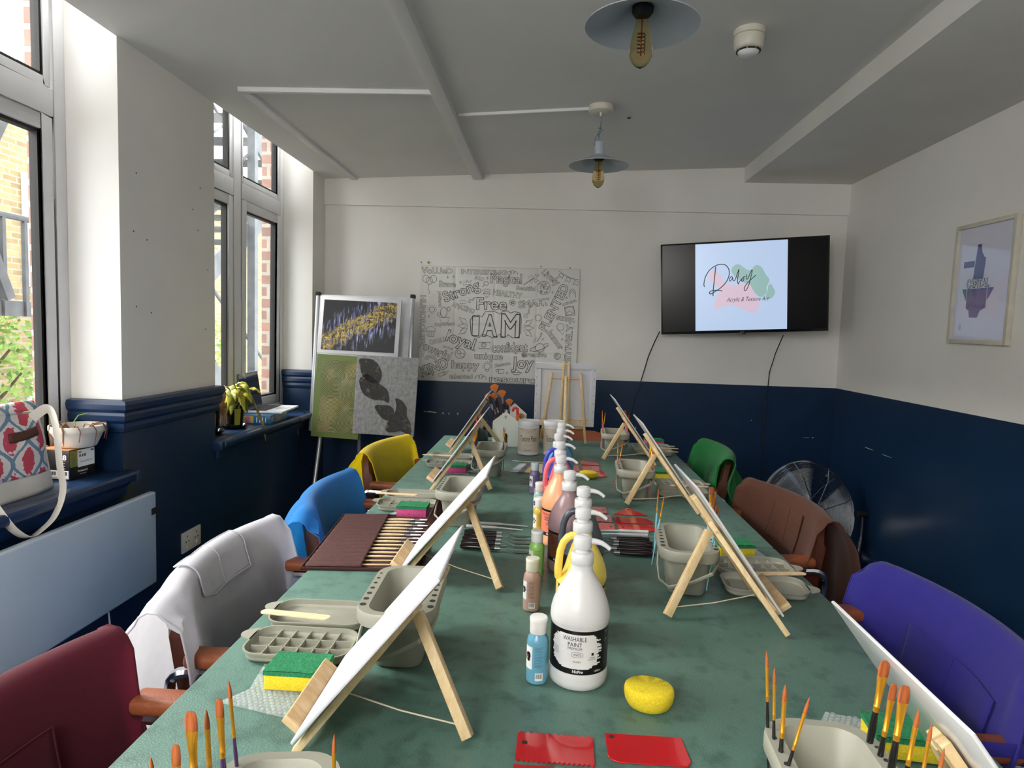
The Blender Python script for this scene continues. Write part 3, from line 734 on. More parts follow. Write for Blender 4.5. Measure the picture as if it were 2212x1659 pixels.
def tray(kind, label, x, y, rz=0, w=.19, l=.112):
    t = thing('paint_palette', label, 'palette', (x, y, T0), R(rz))
    h = .019
    rings = [rrect(w - .02, l - .02, .022, 0), rrect(w - .014, l - .014, .026, .002), rrect(w - .004, l - .004, .032, h - .003), rrect(w, l, .034, h - .002), rrect(w, l, .034, h), rrect(w - .006, l - .006, .031, h), rrect(w - .010, l - .010, .028, .005), rrect(w - .03, l - .03, .02, .0035)]
    obj('tray', MB().loft(rings), sage, t)
    tab = MB(); pts = []
    for i in range(9):
        a = R(-70 + i * 17.5); pts.append((-w / 2 - .010 - .013 * math.cos(a) * 1.0, .018 + .016 * math.sin(a)))
    poly = [(-w / 2 + .003, .042)] + [(px, py) for px, py in reversed(pts)] + [(-w / 2 + .003, -.006)]
    tab.prism(poly, h - .0022, h); obj('tab', tab, sage, t)
    if kind == 'grid':
        g = MB(); z0, z1 = .0035, .014
        for i in range(1, 6):
            xx = -w / 2 + .012 + (w - .024) * i / 6; g.b2((xx - .0011, -l / 2 + .008, z0), (xx + .0011, l / 2 - .008, z1))
        for j in (1, 2):
            yy = -l / 2 + .008 + (l - .016) * j / 3; g.b2((-w / 2 + .010, yy - .0011, z0), (w / 2 - .010, yy + .0011, z1))
        obj('well_dividers', g, sage, t)
    else:
        g = MB(); g.b2((-.02, -l / 2 + .018, .0035), (w / 2 - .02, l / 2 - .018, .0055)); obj('raised_panel', g, sage, t, bevel=.0008)
    return t
popsicle = woodmat('stick_wood', '#dcb98c', '#efd6b0', .6, (3, 20, 3), 12)
def stick(label, x, y, z, rz, tilt=0):
    t = MB(); L = .15; w = .010; poly = []
    for i in range(9): a = R(-90 + 22.5 * i); poly.append((L / 2 - w + w * math.cos(a), w * math.sin(a)))
    for i in range(9): a = R(90 + 22.5 * i); poly.append((-L / 2 + w + w * math.cos(a), w * math.sin(a)))
    t.prism(poly, 0, .002); o = obj('stir_stick', t, popsicle, loc=(x, y, z)); o.rotation_euler = (0, R(tilt), R(rz)); return tag(o, label, 'stick')
scour = mat('scour_green', '#1f7a4d', .95, col2='#3b9a68', vscale=350, bump=1, bscale=900)
foamy = mat('foam_yellow', '#e8c91a', .9, col2='#f4dd3c', vscale=300, bump=.6, bscale=700)
foamp = mat('foam_pink', '#c2447c', .9, col2='#d65f93', vscale=300, bump=.6, bscale=700)
def sponge(label, x, y, rz=0, foam=foamy, z=T0 + .002):
    t = thing('scouring_sponge', label, 'sponge', (x, y, z), R(rz))
    obj('foam', MB().b2((-.046, -.031, 0), (.046, .031, .024)), foam, t, bevel=.002)
    m = MB(); rnd = random.Random(int(x * 1000))
    def fn(u, v):
        a, b = -.047 + .094 * u, -.032 + .064 * v
        return (a, b, .0325 + .0016 * noise.noise(Vector((a * 300, b * 300, x))))
    m.grid(fn, 40, 28); m.b2((-.047, -.032, .0242), (.047, .032, .0312)); obj('scouring_pad', m, scour, t)
    return t
bub = thinfilm('bubble_film', '#eef2f2', .16)
def bubble_wrap(label, x, y, poly, seed=0, z=T0 + .0006):
    t = thing('bubble_wrap', label, 'bubble wrap', (x, y, z))
    from math import floor
    xs = [p[0] for p in poly]; ys = [p[1] for p in poly]
    def inside(px, py):
        c = False
        for i in range(len(poly)):
            a, b = poly[i], poly[i - 1]
            if (a[1] > py) != (b[1] > py) and px < (b[0] - a[0]) * (py - a[1]) / (b[1] - a[1]) + a[0]: c = not c
        return c
    m = MB(); m.prism(poly, 0, .0004); sheet = obj('backing_film', m, bub, t)
    b = MB(); st = .0088; r = .0038; j = 0; yy = min(ys)
    while yy < max(ys):
        xx = min(xs) + (st / 2 if j % 2 else 0)
        while xx < max(xs):
            if inside(xx, yy) and inside(xx + r, yy) and inside(xx - r, yy): b.lathe([(r, .0004), (r * .95, .0022), (r * .6, .0032), (1e-6, .0035)], (xx, yy, 0), 8)
            xx += st
        yy += st * .866; j += 1
    o = obj('bubbles', b, bub, t); o['kind'] = 'stuff'
    return t
# buckets
bucket('bucket in the bottom left corner holding purple brushes', -.305, .565, 8, handle=0)
bucket('empty brush bucket behind the nearest left-hand canvas', -.293, 1.15, 2)
bucket('empty brush bucket behind the second canvas on the left', -.300, 1.975, 0)
bucket('brush bucket farthest away on the left, with purple brushes', -.272, 2.66, 0)
bucket('bucket in the bottom right corner holding black brushes', .288, .690, -3, handle=0)
bucket('brush bucket holding pale blue brushes', .290, 1.540, -6)
bucket('bucket with pink brushes beside the yellow sponge, nearer one', .279, 2.385, -3)
bucket('bucket with pink brushes, farthest away on the right', .290, 3.215, -3)
# palette lids
tray('plain', 'plain palette lid with a stir stick beside the white apron chair', -.478, 1.243, 2)
tray('grid', 'palette lid of square wells behind the nearest green and yellow sponge', -.470, 1.118, 0)
tray('plain', 'plain palette lid behind the pink sponge and brush roll', -.490, 2.205, 2)
tray('grid', 'palette lid of square wells right behind the nearer pink sponge', -.487, 2.082, 0)
tray('plain', 'plain palette lid beside the yellow apron chair', -.458, 2.915, 0)
tray('grid', 'palette lid of square wells behind the farther pink sponge', -.455, 2.765, 0)
tray('grid', 'palette lid of square wells in front of the bubble wrap on the right', .482, 1.648, 184)
tray('plain', 'plain palette lid beside the brown apron chair', .470, 1.522, 176)
tray('grid', 'palette lid of square wells beside the green apron chair', .475, 2.560, 183)
tray('plain', 'plain palette lid in front of the green apron chair', .462, 2.435, 177)
tray('grid', 'palette lid of square wells farthest away on the right', .500, 3.41, 184)
tray('plain', 'plain palette lid farthest away on the right', .488, 3.26, 178)
stick('wooden stir stick hanging over the lid beside the white apron chair', -.520, 1.215, T0 + .021, -12, -3)
stick('wooden stir stick on the lid behind the brush roll', -.545, 2.175, T0 + .020, -10, -2)
stick('wooden stir stick on the lid beside the yellow apron chair', -.52, 2.890, T0 + .020, -8, -2)
stick('wooden stir stick on the lid beside the brown apron chair', .520, 1.580, T0 + .020, 14, 2)
stick('wooden stir stick on the lid in front of the green apron chair', .50, 2.485, T0 + .020, 10, 2)
stick('wooden stir stick on the farthest right-hand lid', .55, 3.32, T0 + .020, 10, 2)
sponge('green and yellow scouring sponge nearest the camera on bubble wrap', -.435, 1.015, 0)
sponge('green and pink scouring sponge behind the brush roll', -.452, 2.005, 0, foamp)
sponge('green and pink scouring sponge beside the third left-hand easel', -.410, 2.648, 0, foamp)
sponge('green and yellow scouring sponge on bubble wrap beside the pale blue brushes', .470, 1.775, 5)
sponge('green and yellow scouring sponge between the two right-hand pink brush buckets', .435, 2.695, 0)
sponge('green and pink scouring sponge farthest away on the right', .530, 3.54 - .02, 8, foamp)
sponge('green and yellow scouring sponge in the bottom right corner', .478, .935, -6)
bubble_wrap('square of clear bubble wrap under the nearest sponge', -.45, .99, [(-.085, -.045), (-.055, -.005), (-.065, .075), (.06, .04), (.085, -.03), (.055, -.08)])
bubble_wrap('square of clear bubble wrap under the nearer pink sponge', -.455, 2.005, [(-.08, -.035), (-.06, .03), (.06, .035), (.075, -.03)])
bubble_wrap('square of clear bubble wrap under the farther pink sponge', -.43, 2.64, [(-.08, -.03), (-.06, .03), (.065, .035), (.08, -.03)])
bubble_wrap('square of clear bubble wrap under the sponge beside the pale blue brushes', .49, 1.79, [(-.05, -.03), (-.04, .07), (.05, .06), (.065, -.03)])
bubble_wrap('square of clear bubble wrap in the bottom right corner', .45, .955, [(-.075, .02), (-.045, .065), (.075, .03), (.09, -.04), (-.03, -.03)])

# ------------------------------------------------------------------ brushes
ferr = mat('gold_ferrule', '#dd9c2c', .3, metal=.65, vary=.03)
silver = mat('silver_ferrule', '#a9abad', .3, metal=.9, vary=.03)
tipm = mat('orange_bristle', '#8a3f1a', .7, col2='#b2602a', vscale=60, stretch=(6, 6, .5))
wtip = mat('white_bristle', '#dcd8e2', .8, vary=.06, vscale=80)
HM = {'purple': mat('purple_handle', '#4a2a5e', .25, coat=.4), 'black': mat('black_handle', '#141312', .25, coat=.4), 'blue': mat('paleblue_handle', '#8fd0e6', .3, coat=.3),
      'pink': mat('pink_handle', '#e0707a', .3, coat=.3), 'wood': mat('beech_handle', '#d9c096', .45, vary=.06, vscale=60), 'darkred': mat('darkred_handle', '#3d1210', .2, coat=.6)}
BP = {}
def brush(handle, kind, base, tip, label, group=None, roll=0, fer=ferr, tp=tipm, scale=1):
    key = (handle, kind, fer.name, tp.name)
    L = .178
    base, tip = Vector(base), Vector(tip); rot = dirrot(tip - base, roll)
    if key not in BP:
        t = thing('paint_brush', label, 'brush', base, rot=rot)
        wd = {'fine': .0021, 'round': .0027, 'flat': .0043, 'wide': .0063}[kind]; th = wd if kind in ('fine', 'round') else .0024
        hr = {'fine': .0022, 'round': .0030, 'flat': .0034, 'wide': .0042}[kind]
        m = MB().ring([(0, 0, 0), (0, 0, .004), (0, 0, .05), (0, 0, .095), (0, 0, .118 if tp is tipm else .138)], [.0008, .0013, hr * .75, hr, hr * .72], 10); obj('handle', m, HM[handle], t)
        rings = []; f0 = 0 if tp is tipm else .018
        for z, a, b in ((.116 + f0, hr * .78, hr * .78), (.121 + f0, hr * .82, hr * .82), (.1215 + f0, hr * .9, hr * .9), (.1235 + f0, hr * .9, hr * .9), (.124 + f0, hr * .8, hr * .8), (.146, (hr * .7 + wd) / 2, (hr + th) / 2 * .8), (.159, wd, th)):
            rings.append([(a * math.cos(q * math.pi / 8), b * math.sin(q * math.pi / 8), z) for q in range(16)])
        obj('ferrule', MB().loft(rings), fer, t)
        rings = []; pr = ((.158, .92), (.163, .98), (.170, .75), (.176, .35), (.178, .1)) if kind in ('fine', 'round') else ((.158, .96), (.165, 1.05), (.172, 1.0), (.177, .72), (.178, .5))
        if tp is not tipm: pr = ((.158, .96), (.168, 1.1), (.178, 1.1), (.187, .9), (.190, .6))
        for z, f in pr:
            g = f if kind in ('fine', 'round') else max(.25, 1 - (z - .158) * 28)
            rings.append([(wd * f * math.cos(q * math.pi / 8), th * g * math.sin(q * math.pi / 8), z) for q in range(16)])
        obj('bristles', MB().loft(rings), tp, t); BP[key] = t
        if group: t['group'] = group
    else: t = dup(BP[key], base, rot=rot, label=label, group=group)
    s = (tip - base).length / L; t.scale = (s * .9 + .1 if False else s, s, s)
    return t
def bset(handle, kinds, pts, where, group, oy=0):
    """pts: (x, y at the rim, dx, dy lean, tip height above the rim)"""
    n = len(pts)
    for i, (k, (x, y, dx, dy, h)) in enumerate(zip(kinds, pts)):
        y += oy; z = TZ + .113; L = .178; dirv = Vector((dx, dy, 1)).normalized()
        tip = Vector((x, y, z)) + dirv * h; b = tip - dirv * L
        if b.z < TZ + .002: b.z = TZ + .002
        if n == 1: lab = '%s-handled brush %s' % (handle, where)
        else: lab = '%s-handled brush %s, the %s from the camera' % (handle, where, ['nearest', 'second', 'third', 'fourth', 'fifth', 'sixth', 'seventh', 'eighth'][i])
        brush(handle, k, b, tip, lab.replace('blue-', 'pale-blue-').replace('the nearest from', 'nearest to'), group)
bset('purple', ['round', 'flat', 'wide', 'round', 'flat', 'fine'], [(-.378, .530, -.06, .02, .088), (-.374, .556, -.04, .05, .082), (-.371, .583, -.05, .0, .100), (-.368, .605, -.06, .02, .088), (-.366, .628, -.07, .02, .086), (-.364, .651, -.10, .02, .093)], 'in the left rim of the bottom left bucket', 'purple brushes in the bottom left bucket')
bset('purple', ['fine'], [(-.243, .600, .0, .02, .075)], 'alone in the right rim of the bottom left bucket', None)
bset('black', ['fine', 'round', 'fine', 'fine'], [(.2325, .712, .25, .05, .080), (.2325, .736, .02, .05, .078), (.2325, .760, -.04, .03, .085), (.233, .783, -.06, .04, .094)], 'in the left rim of the bottom right bucket', 'black brushes in the left rim of the bottom right bucket')
bset('black', ['fine', 'fine', 'round', 'wide', 'flat', 'wide'], [(.344, .640, .12, .02, .075), (.345, .664, .11, .03, .085), (.345, .690, .12, .02, .085), (.345, .716, .12, .06, .095), (.345, .740, .13, .04, .085), (.345, .765, .12, .02, .10)], 'in the right rim of the bottom right bucket', 'black brushes in the right rim of the bottom right bucket')
bset('blue', ['fine', 'fine'], [(.235, 1.560, .13, .0, .086), (.236, 1.600, .02, -.02, .090)], 'in the left rim of its bucket', 'pale blue brushes in the left rim', oy=.04)
bset('blue', ['fine', 'round', 'fine', 'flat', 'round', 'wide'], [(.340, 1.440, .12, .02, .075), (.344, 1.468, .10, .03, .085), (.348, 1.496, .1, .0, .08), (.352, 1.524, .06, .03, .092), (.356, 1.550, .12, .05, .10), (.360, 1.576, .04, .05, .104)], 'in the right rim of its bucket', 'pale blue brushes in the right rim', oy=.04)
bset('pink', ['fine', 'fine'], [(.222, 2.345, .16, .0, .085), (.222, 2.385, -.02, .02, .089)], 'in the left rim of the nearer pink-brush bucket', 'pink brushes, nearer bucket, left rim', oy=.05)
bset('pink', ['round', 'fine', 'flat', 'wide'], [(.336, 2.29, .04, 0, .07), (.337, 2.32, .10, .02, .08), (.338, 2.35, .06, .03, .09), (.339, 2.38, .02, .03, .095)], 'in the right rim of the nearer pink-brush bucket', 'pink brushes, nearer bucket, right rim', oy=.05)
bset('pink', ['fine', 'fine'], [(.233, 3.13, .10, .0, .09), (.233, 3.17, -.03, .02, .095)], 'in the left rim of the farthest right-hand bucket', 'pink brushes, farthest bucket, left rim', oy=.10)
bset('pink', ['flat', 'round', 'wide'], [(.347, 3.10, .04, 0, .085), (.348, 3.13, -.05, .02, .095), (.349, 3.16, -.1, .02, .10)], 'in the right rim of the farthest right-hand bucket', 'pink brushes, farthest bucket, right rim', oy=.10)
bset('purple', ['flat', 'round', 'wide', 'flat', 'round'], [(-.330, 2.52, -.05, 0, .08), (-.330, 2.546, -.02, .02, .085), (-.330, 2.572, -.04, .02, .09), (-.330, 2.596, -.02, .04, .095), (-.330, 2.620, -.05, .02, .10)], 'in the left rim of the farthest left-hand bucket', 'purple brushes, farthest left-hand bucket', oy=.09)
bset('purple', ['fine', 'fine'], [(-.2145, 2.50, .07, .02, .09), (-.2145, 2.53, -.03, .02, .088)], 'in the right rim of the farthest left-hand bucket', 'purple brushes in the right rim, farthest left-hand bucket', oy=.09)
# ------------------------------------------------------------------ paint bottles down the middle
plastw = mat('white_plastic', '#d6d5d6', .32, vary=.01, vscale=9)
black = mat('label_black', '#0d0c0d', .35)
inkw = mat('ink_white', '#e8e8e6', .5); inkk = mat('ink_black', '#111112', .5); inkg = mat('ink_grey', '#6e6a66', .5)
def wrap(m, body, w, h, a0, zc_, rad, mi=0, **kw):
    """letters bent round a cylinder of radius rad, centred at angle a0 (radians from +x) and height zc_"""
    vs, fs = text(body, w, h, **kw)
    m.add([(rad * math.cos(a0 + v.x / rad), rad * math.sin(a0 + v.x / rad), zc_ + v.y) for v in vs], fs, mi)
def patch(m, a0, a1, z0, z1, rad, mi=0, n=24):
    m.grid(lambda u, v: (rad * math.cos(a0 + (a1 - a0) * u), rad * math.sin(a0 + (a1 - a0) * u), z0 + (z1 - z0) * v), n, 1, mi)
A0 = R(-90)
def pump_bottle(label, x, y, col, hdl=None, word=None, splash=None, rz=0, noz=-8):
    t = thing('paint_bottle', label, 'bottle', (x, y, T0), 0, 'large paint bottles with pumps down the middle of the table')
    cm = mat('bottle_' + col.lstrip('#'), col, .34, vary=.02, vscale=14, coat=.15)
    prof = [(1e-6, .002), (.036, .002), (.044, .0), (.0475, .003), (.049, .010), (.049, .024), (.0478, .028), (.0478, .103), (.0492, .107), (.0498, .112), (.0488, .123), (.0455, .136), (.0405, .149), (.0335, .163), (.0265, .174), (.0205, .184), (.0182, .190), (.0178, .197), (.0178, .202)]
    fine = []
    for i in range(len(prof) - 1):
        a, b = prof[i], prof[i + 1]; k = 3 if b[1] - a[1] > .012 else 1
        for q in range(k): f = q / k; fine.append((a[0] + (b[0] - a[0]) * f, a[1] + (b[1] - a[1]) * f))
    fine.append(prof[-1])
    def fn(p, a, r, z):
        if hdl is None: return p
        da = (a - hdl + math.pi) % (2 * math.pi) - math.pi
        if abs(da) < 1.25 and .105 < z < .192:
            k = (1 + math.cos(da / 1.25 * math.pi)) / 2; k2 = math.sin((z - .105) / .087 * math.pi) ** .5
            f = 1 - .62 * k * k2; return Vector((p.x * f, p.y * f, p.z))
        return p
    b = obj('bottle_body', MB().lathe(fine, n=48, fn=fn), cm, t)
    if hdl is not None:
        hx, hy = math.cos(hdl), math.sin(hdl)
        pts = [(.012, .190), (.020, .190), (.028, .186), (.036, .176), (.0415, .160), (.0435, .142), (.0445, .124), (.0435, .108), (.038, .098)]
        obj('handle', MB().ring([(hx * r, hy * r, z) for r, z in pts], [.007, .0076, .0078, .0074, .0072, .0074, .0078, .0082, .006], 12), cm, t)
    c = MB().lathe([(1e-6, .199), (.0185, .199), (.0192, .200), (.0192, .2155), (.0180, .217), (.0178, .2185), (.0110, .2190), (.0108, .224), (.0150, .2255), (.0155, .2275), (.0158, .240), (.0150, .2435), (.012, .2455), (1e-6, .246)], n=32)
    obj('pump', c, plastw, t)
    rb = MB()
    for q in range(24):
        a = 2 * math.pi * q / 24; rb.box((.0192 * math.cos(a), .0192 * math.sin(a), .2078), (.0008, .0014, .014), Matrix.Rotation(a, 3, 'Z'))
    a = R(noz); dx, dy = math.cos(a), math.sin(a)
    pts = [(.012, .2375), (.022, .2375), (.032, .2355), (.040, .2310), (.0455, .2265)]
    obj('nozzle', MB().ring([(dx * r, dy * r, z) for r, z in pts], [.0056, .0050, .0043, .0038, .0036], 10), plastw, t)
    m = MB(); m.ring([(.009 * math.cos(q / 20 * 6.283), .009 * math.sin(q / 20 * 6.283), .2455) for q in range(20)], .0006, 5, closed=True); m.ring([(.005 * math.cos(q / 14 * 6.283), .005 * math.sin(q / 14 * 6.283), .2460) for q in range(14)], .0005, 5, closed=True)
    obj('pump_ring', m, plastw, t)
    if word:
        rad = .0482; a = A0 + R(rz)
        m = MB(); patch(m, a - R(160), a + R(160), .029, .1015, rad, 0, 64); lb = obj('label', m, [black], t)
        rnd = random.Random(len(word) + int(y * 10)); m = MB(); rad = .04835; N = 40
        # rough brushed patch: many horizontal strokes with ragged ends
        for i in range(30):
            z0 = .0385 + i * .0019; e = 1 - abs((i - 15) / 15) ** 4 * .35
            l = R(-62) * e + R(rnd.uniform(-3, 3)); r_ = R(42) * e + R(rnd.uniform(-9, 5)) ; hgt = .0022
            patch(m, a + l, a + r_, z0, z0 + hgt, rad, 0, 18)
        obj('brushed_patch', m, mat('patch_' + (splash or 'white'), splash or '#e4e3e2', .4), lb)
        m = MB(); rr = .0486; tc_ = a - R(12)
        wrap(m, 'WASHABLE', .040, .0072, tc_, .0885, rr); wrap(m, 'PAINT', .0235, .0068, tc_ + R(1), .0792, rr); wrap(m, 'PREMIUM', .0235, .0040, tc_ + R(1), .0725, rr)
        wrap(m, word, .0125, .0042, tc_ + R(6), .0625, rr); wrap(m, 'N-001' if word == 'WHITE' else 'N-0%d' % (int(y * 10) % 80 + 10), .0125, .0033, tc_ + R(6), .0510, rr)
        wrap(m, 'WARNING', .010, .0018, a + R(24), .0585, rr)
        for j in range(2): wrap(m, '--------', .013, .0005, a + R(24), .0562 - j * .0018, rr)
        for j in range(6): patch(m, a - R(60), a - R(46) , .069 - j * .0021, .0694 - j * .0021, rr, 0, 4)
        patch(m, a + R(22), a + R(27), .0615, .066, rr, 0, 3)
        pts = []
        for q in range(28):
            th = q / 28 * 2 * math.pi; ex = (abs(math.cos(th)) ** .5) * (1 if math.cos(th) > 0 else -1) * .0098; ez = math.sin(th) * .0042
            aa = tc_ + R(6) + ex / rr; pts.append((rr * math.cos(aa), rr * math.sin(aa), .0625 + ez))
        m.ring(pts, .00022, 4, closed=True)
        obj('dark_lettering', m, inkk, lb)
        m = MB(); wrap(m, 'NicPro', .0175, .0050, tc_ + R(8), .0345, rr, bold=.03); wrap(m, '1000ml', .013, .0034, a + R(37), .0345, rr)
        wrap(m, 'INSTRUCTIONS', .0125, .0017, a + R(62), .0960, rr); wrap(m, 'WASHING & CARE', .0125, .0015, a + R(62), .0835, rr); wrap(m, 'DIRECTIONS', .009, .0015, a + R(60), .0805, rr)
        obj('white_lettering', m, inkw, lb)
        m = MB()
        for j in range(26):
            z = .0935 - j * .00215
            if abs(z - .082) < .003: continue
            patch(m, a + R(54), a + R(70 + rnd.uniform(-4, 3)), z, z + .0005, rr, 0, 5)
        obj('small_print', m, inkg, lb)
    return t
HL = R(180)
pump_bottle('tall white pump bottle of paint with a black label, nearest of the row', .020, 1.083, '#dad9d8', None, 'WHITE')
pump_bottle('yellow pump bottle with a looped handle, second of the row', .030, 1.262, '#efd562', R(182), 'YELLOW', '#e0c040', rz=95)
pump_bottle('dark grey pump bottle with a looped handle, third of the row', .040, 1.438, '#464c55', R(176), 'BLACK', '#55585c', rz=95)
pump_bottle('mauve brown pump bottle, fourth of the row', .015, 1.600, '#96797c', R(80), 'BROWN', '#6b3b28', rz=-30)
pump_bottle('peach orange pump bottle, fifth of the row', -.003, 1.800, '#f0aa80', R(80), 'ORANGE', '#e9816a', rz=-30)
pump_bottle('coral pink pump bottle with a looped handle, sixth of the row', .000, 2.030, '#e8777f', R(185), 'RED', '#c93c48', rz=95)
pump_bottle('violet blue pump bottle with a handle loop, seventh of the row', -.003, 2.195, '#454bb8', R(190), 'VIOLET', '#3a3d98', rz=95)
pump_bottle('sky blue pump bottle, eighth of the row', .007, 2.325, '#5ba2da', R(80), 'BLUE', '#3b8fd0', rz=95)
pump_bottle('teal blue pump bottle, farthest of the row', .012, 2.470, '#2f7f98', R(80), 'TEAL', '#3b8fa0', rz=95)

def small_bottle(label, x, y, col, cap='#e9e7e3', rz=0, motif=True):
    t = thing('small_paint_bottle', label, 'bottle', (x, y, T0), R(rz), 'small acrylic paint bottles along the middle')
    cm = mat('small_' + col.lstrip('#'), col, .3, vary=.03, coat=.2)
    obj('bottle_body', MB().lathe([(1e-6, 0), (.0155, 0), (.0178, .002), (.0182, .006), (.0182, .068), (.0172, .075), (.0135, .081), (.0125, .083), (.0125, .086)], n=32), cm, t)
    obj('flip_cap', MB().lathe([(1e-6, .084), (.0140, .084), (.0142, .085), (.0142, .1035), (.0148, .104), (.0148, .109), (.0138, .1105), (1e-6, .111)], n=32), mat('cap_' + cap.lstrip('#'), cap, .35), t)
    rr = .0184
    m = MB(); patch(m, R(-172), R(-118), .026, .064, rr, 0, 10); lb = obj('label', m, inkw, t)
    rnd = random.Random(int(y * 77)); m = MB(); pts = []
    for q in range(22):
        th = q / 22 * 6.283; k = .0062 * (1 + rnd.uniform(-.22, .25)); pts.append((k * math.cos(th), k * 1.25 * math.sin(th)))
    aa = R(-146); m.prism(pts, 0, .0002, fn=lambda px, pz, o: ((rr + .0001 + o) * math.cos(aa + px / rr), (rr + .0001 + o) * math.sin(aa + px / rr), .046 + pz)); obj('splash_motif', m, inkk, lb)
    m = MB()
    for k, (ox, oz, c_) in enumerate(((-.003, .002, 0), (-.0015, -.002, 1), (.0, .001, 2))): m.prism([(ox + .0018 * math.cos(i), oz + .0022 * math.sin(i)) for i in range(6)], 0, .0002, c_, fn=lambda px, pz, o: ((rr + .0003 + o) * math.cos(aa + px / rr), (rr + .0003 + o) * math.sin(aa + px / rr), .046 + pz))
    obj('motif_colours', m, [mat('mot_red', '#c23b6c', .5), mat('mot_yel', '#dfc23a', .5), mat('mot_pur', '#7d4a9a', .5)], lb)
    m = MB()
    for j in range(14): patch(m, R(-106), R(-62 - (j % 3) * 5), .064 - j * .0026, .0648 - j * .0026, rr, 0, 5)
    obj('small_print', m, mat('print_' + col.lstrip('#'), tuple(x * .45 for x in lin(col)[:3]), .5), t)
    m = MB(); patch(m, R(-100), R(-58), .008, .021, rr, 0, 6); bc = obj('barcode_panel', m, inkw, t)
    m = MB()
    for j in range(11): a = R(-97 + j * 3.2); patch(m, a, a + R(1.0 + (j * 7 % 3) * .5), .0115, .0195, rr + .0001, 0, 1)
    obj('barcode', m, inkk, bc)
    return t
small_bottle('small pale blue paint bottle beside the white pump bottle', -.049, 1.066, '#6aa5bf')
small_bottle('small dusty pink-brown paint bottle, second along the middle', -.0655, 1.350, '#b8968a', '#d8d6c6', rz=-8)
small_bottle('small lime green paint bottle beside the palette knives', -.0595, 1.545, '#98c968')
small_bottle('small yellow paint bottle beside the peach pump bottle', -.057, 1.860, '#e2b94a')
small_bottle('small mint paint bottle beside the peach pump bottle', -.060, 2.050, '#9dc4bb')
small_bottle('small lilac paint bottle beside the row of flat brushes', -.082, 2.362, '#7f6b8e', '#cfd2cf', rz=8)

# tubs of paste
def tub(label, x, y, stripes):
    t = thing('paste_tub', label, 'tub', (x, y, T0), 0, None)
    obj('tub_body', MB().lathe([(1e-6, 0), (.046, 0), (.0495, .002), (.0500, .006), (.0500, .136), (.048, .138), (.048, .142)], n=48), plastw, t)
    obj('lid', MB().lathe([(1e-6, .139), (.0505, .139), (.0508, .140), (.0508, .160), (.0495, .1625), (.046, .1625), (.0455, .1615), (1e-6, .1610)], n=48), plastw, t)
    lb_ = mat('paste_label', '#c4b8a9', .5, vary=.03)
    m = MB(); patch(m, R(-185), R(5), .016, .130, .0502, 0, 48); lb = obj('label', m, lb_, t)
    m = MB(); rr = .0504
    wrap(m, 'Texture Paste', .086, .027, A0 + R(2), .080, rr, shear=.3); wrap(m, '1 KG | 70.5 OZ', .034, .0058, A0 - R(2), .0245, rr, bold=.02)
    obj('lettering', m, inkk, lb)
    m = MB(); wrap(m, 'FINE GRAINED', .036, .005, A0, .049, rr); wrap(m, 'Creative', .022, .006, A0 + R(4), .1165, rr, shear=.3, outline=.012); wrap(m, 'DECO', .010, .003, A0 + R(4), .1085, rr)
    obj('faint_lettering', m, mat('ink_taupe', '#8d8274', .6), lb)
    m = MB()
    if stripes:
        for i in range(11):
            z0 = .124 - i * .011; pts = []
            for q in range(12):
                f = q / 11; aa = R(-165) + f * R(75); z = z0 - f * .05
                if .018 < z < .128: pts.append((.0505 * math.cos(aa), .0505 * math.sin(aa), z))
            if len(pts) > 2: m.ring(pts, .0014, 5, flat=(1, .5))
    else:
        for i in range(6):
            pts = []
            for q in range(16):
                f = q / 15; aa = A0 - R(50) + R(100) * f; z = .128 - (.004 + i * .004) * math.sin(f * math.pi) - .0
                pts.append((.0503 * math.cos(aa), .0503 * math.sin(aa), z))
            m.ring(pts, .00035, 4)
    obj('ridged_pattern', m, mat('paste_ridge', '#8f806d', .6), lb)
tub('white tub of texture paste with a plain beige label, left of the two', -.128, 3.125, False)
tub('white tub of texture paste with a ridged beige label, behind the pumps', -.008, 3.140, True)

# ------------------------------------------------------------------ palette knives, white tools, scrapers, round sponges
def knife(label, x, y, rz, grp, k=0):
    t = thing('palette_knife', label, 'palette knife', (x, y, T0 + .008), R(rz), grp)
    # handle runs towards -x, blade towards +x
    obj('handle', MB().ring([(-.105, 0, 0), (-.103, 0, 0), (-.08, 0, .001), (-.05, 0, .0), (-.02, 0, 0), (-.008, 0, 0)], [.003, .0062, .0075, .0066, .0058, .005], 14), mat('knife_handle', '#1a0d12', .18, coat=.6), t)
    obj('ferrule', MB().cyl((-.012, 0, 0), (.003, 0, 0), .0058, .0052, 14), silver, t)
    m = MB().ring([(.002, 0, 0), (.018, 0, .001), (.028, 0, -.004), (.036, 0, -.0055)], [.0022, .002, .002, .002], 8)
    steelb = mat('blade_steel', '#6a6f71', .35, metal=.8)
    obj('neck', m, steelb, t)
    L = .05 + .006 * (k % 3); w = (.0085, .006, .0075, .0065, .009)[k % 5]
    obj('blade', MB().prism([(.034, -.003), (.040, -w), (.034 + L * .6, -w), (.034 + L, 0), (.034 + L * .6, w), (.040, w), (.034, .003)], -.0066, -.0058), steelb, t)
for k, (y, x) in enumerate(((1.838, -.165), (1.808, -.163), (1.776, -.163), (1.742, -.162), (1.704, -.160))):
    knife('dark-handled palette knife left of the bottles, %s from the camera' % ['fifth', 'fourth', 'third', 'second', 'nearest'][k], x, y, (1, -1, 0, 1, -2)[k], 'palette knives left of the bottles', k)
for k, (y, x) in enumerate(((1.838, .150), (1.812, .154), (1.782, .150), (1.750, .142), (1.716, .146))):
    knife('dark-handled palette knife right of the bottles, %s from the camera' % ['fifth', 'fourth', 'third', 'second', 'nearest'][k], x, y, 180 + (0, -4, -3, -3, -2)[k], 'palette knives right of the bottles', k + 2)
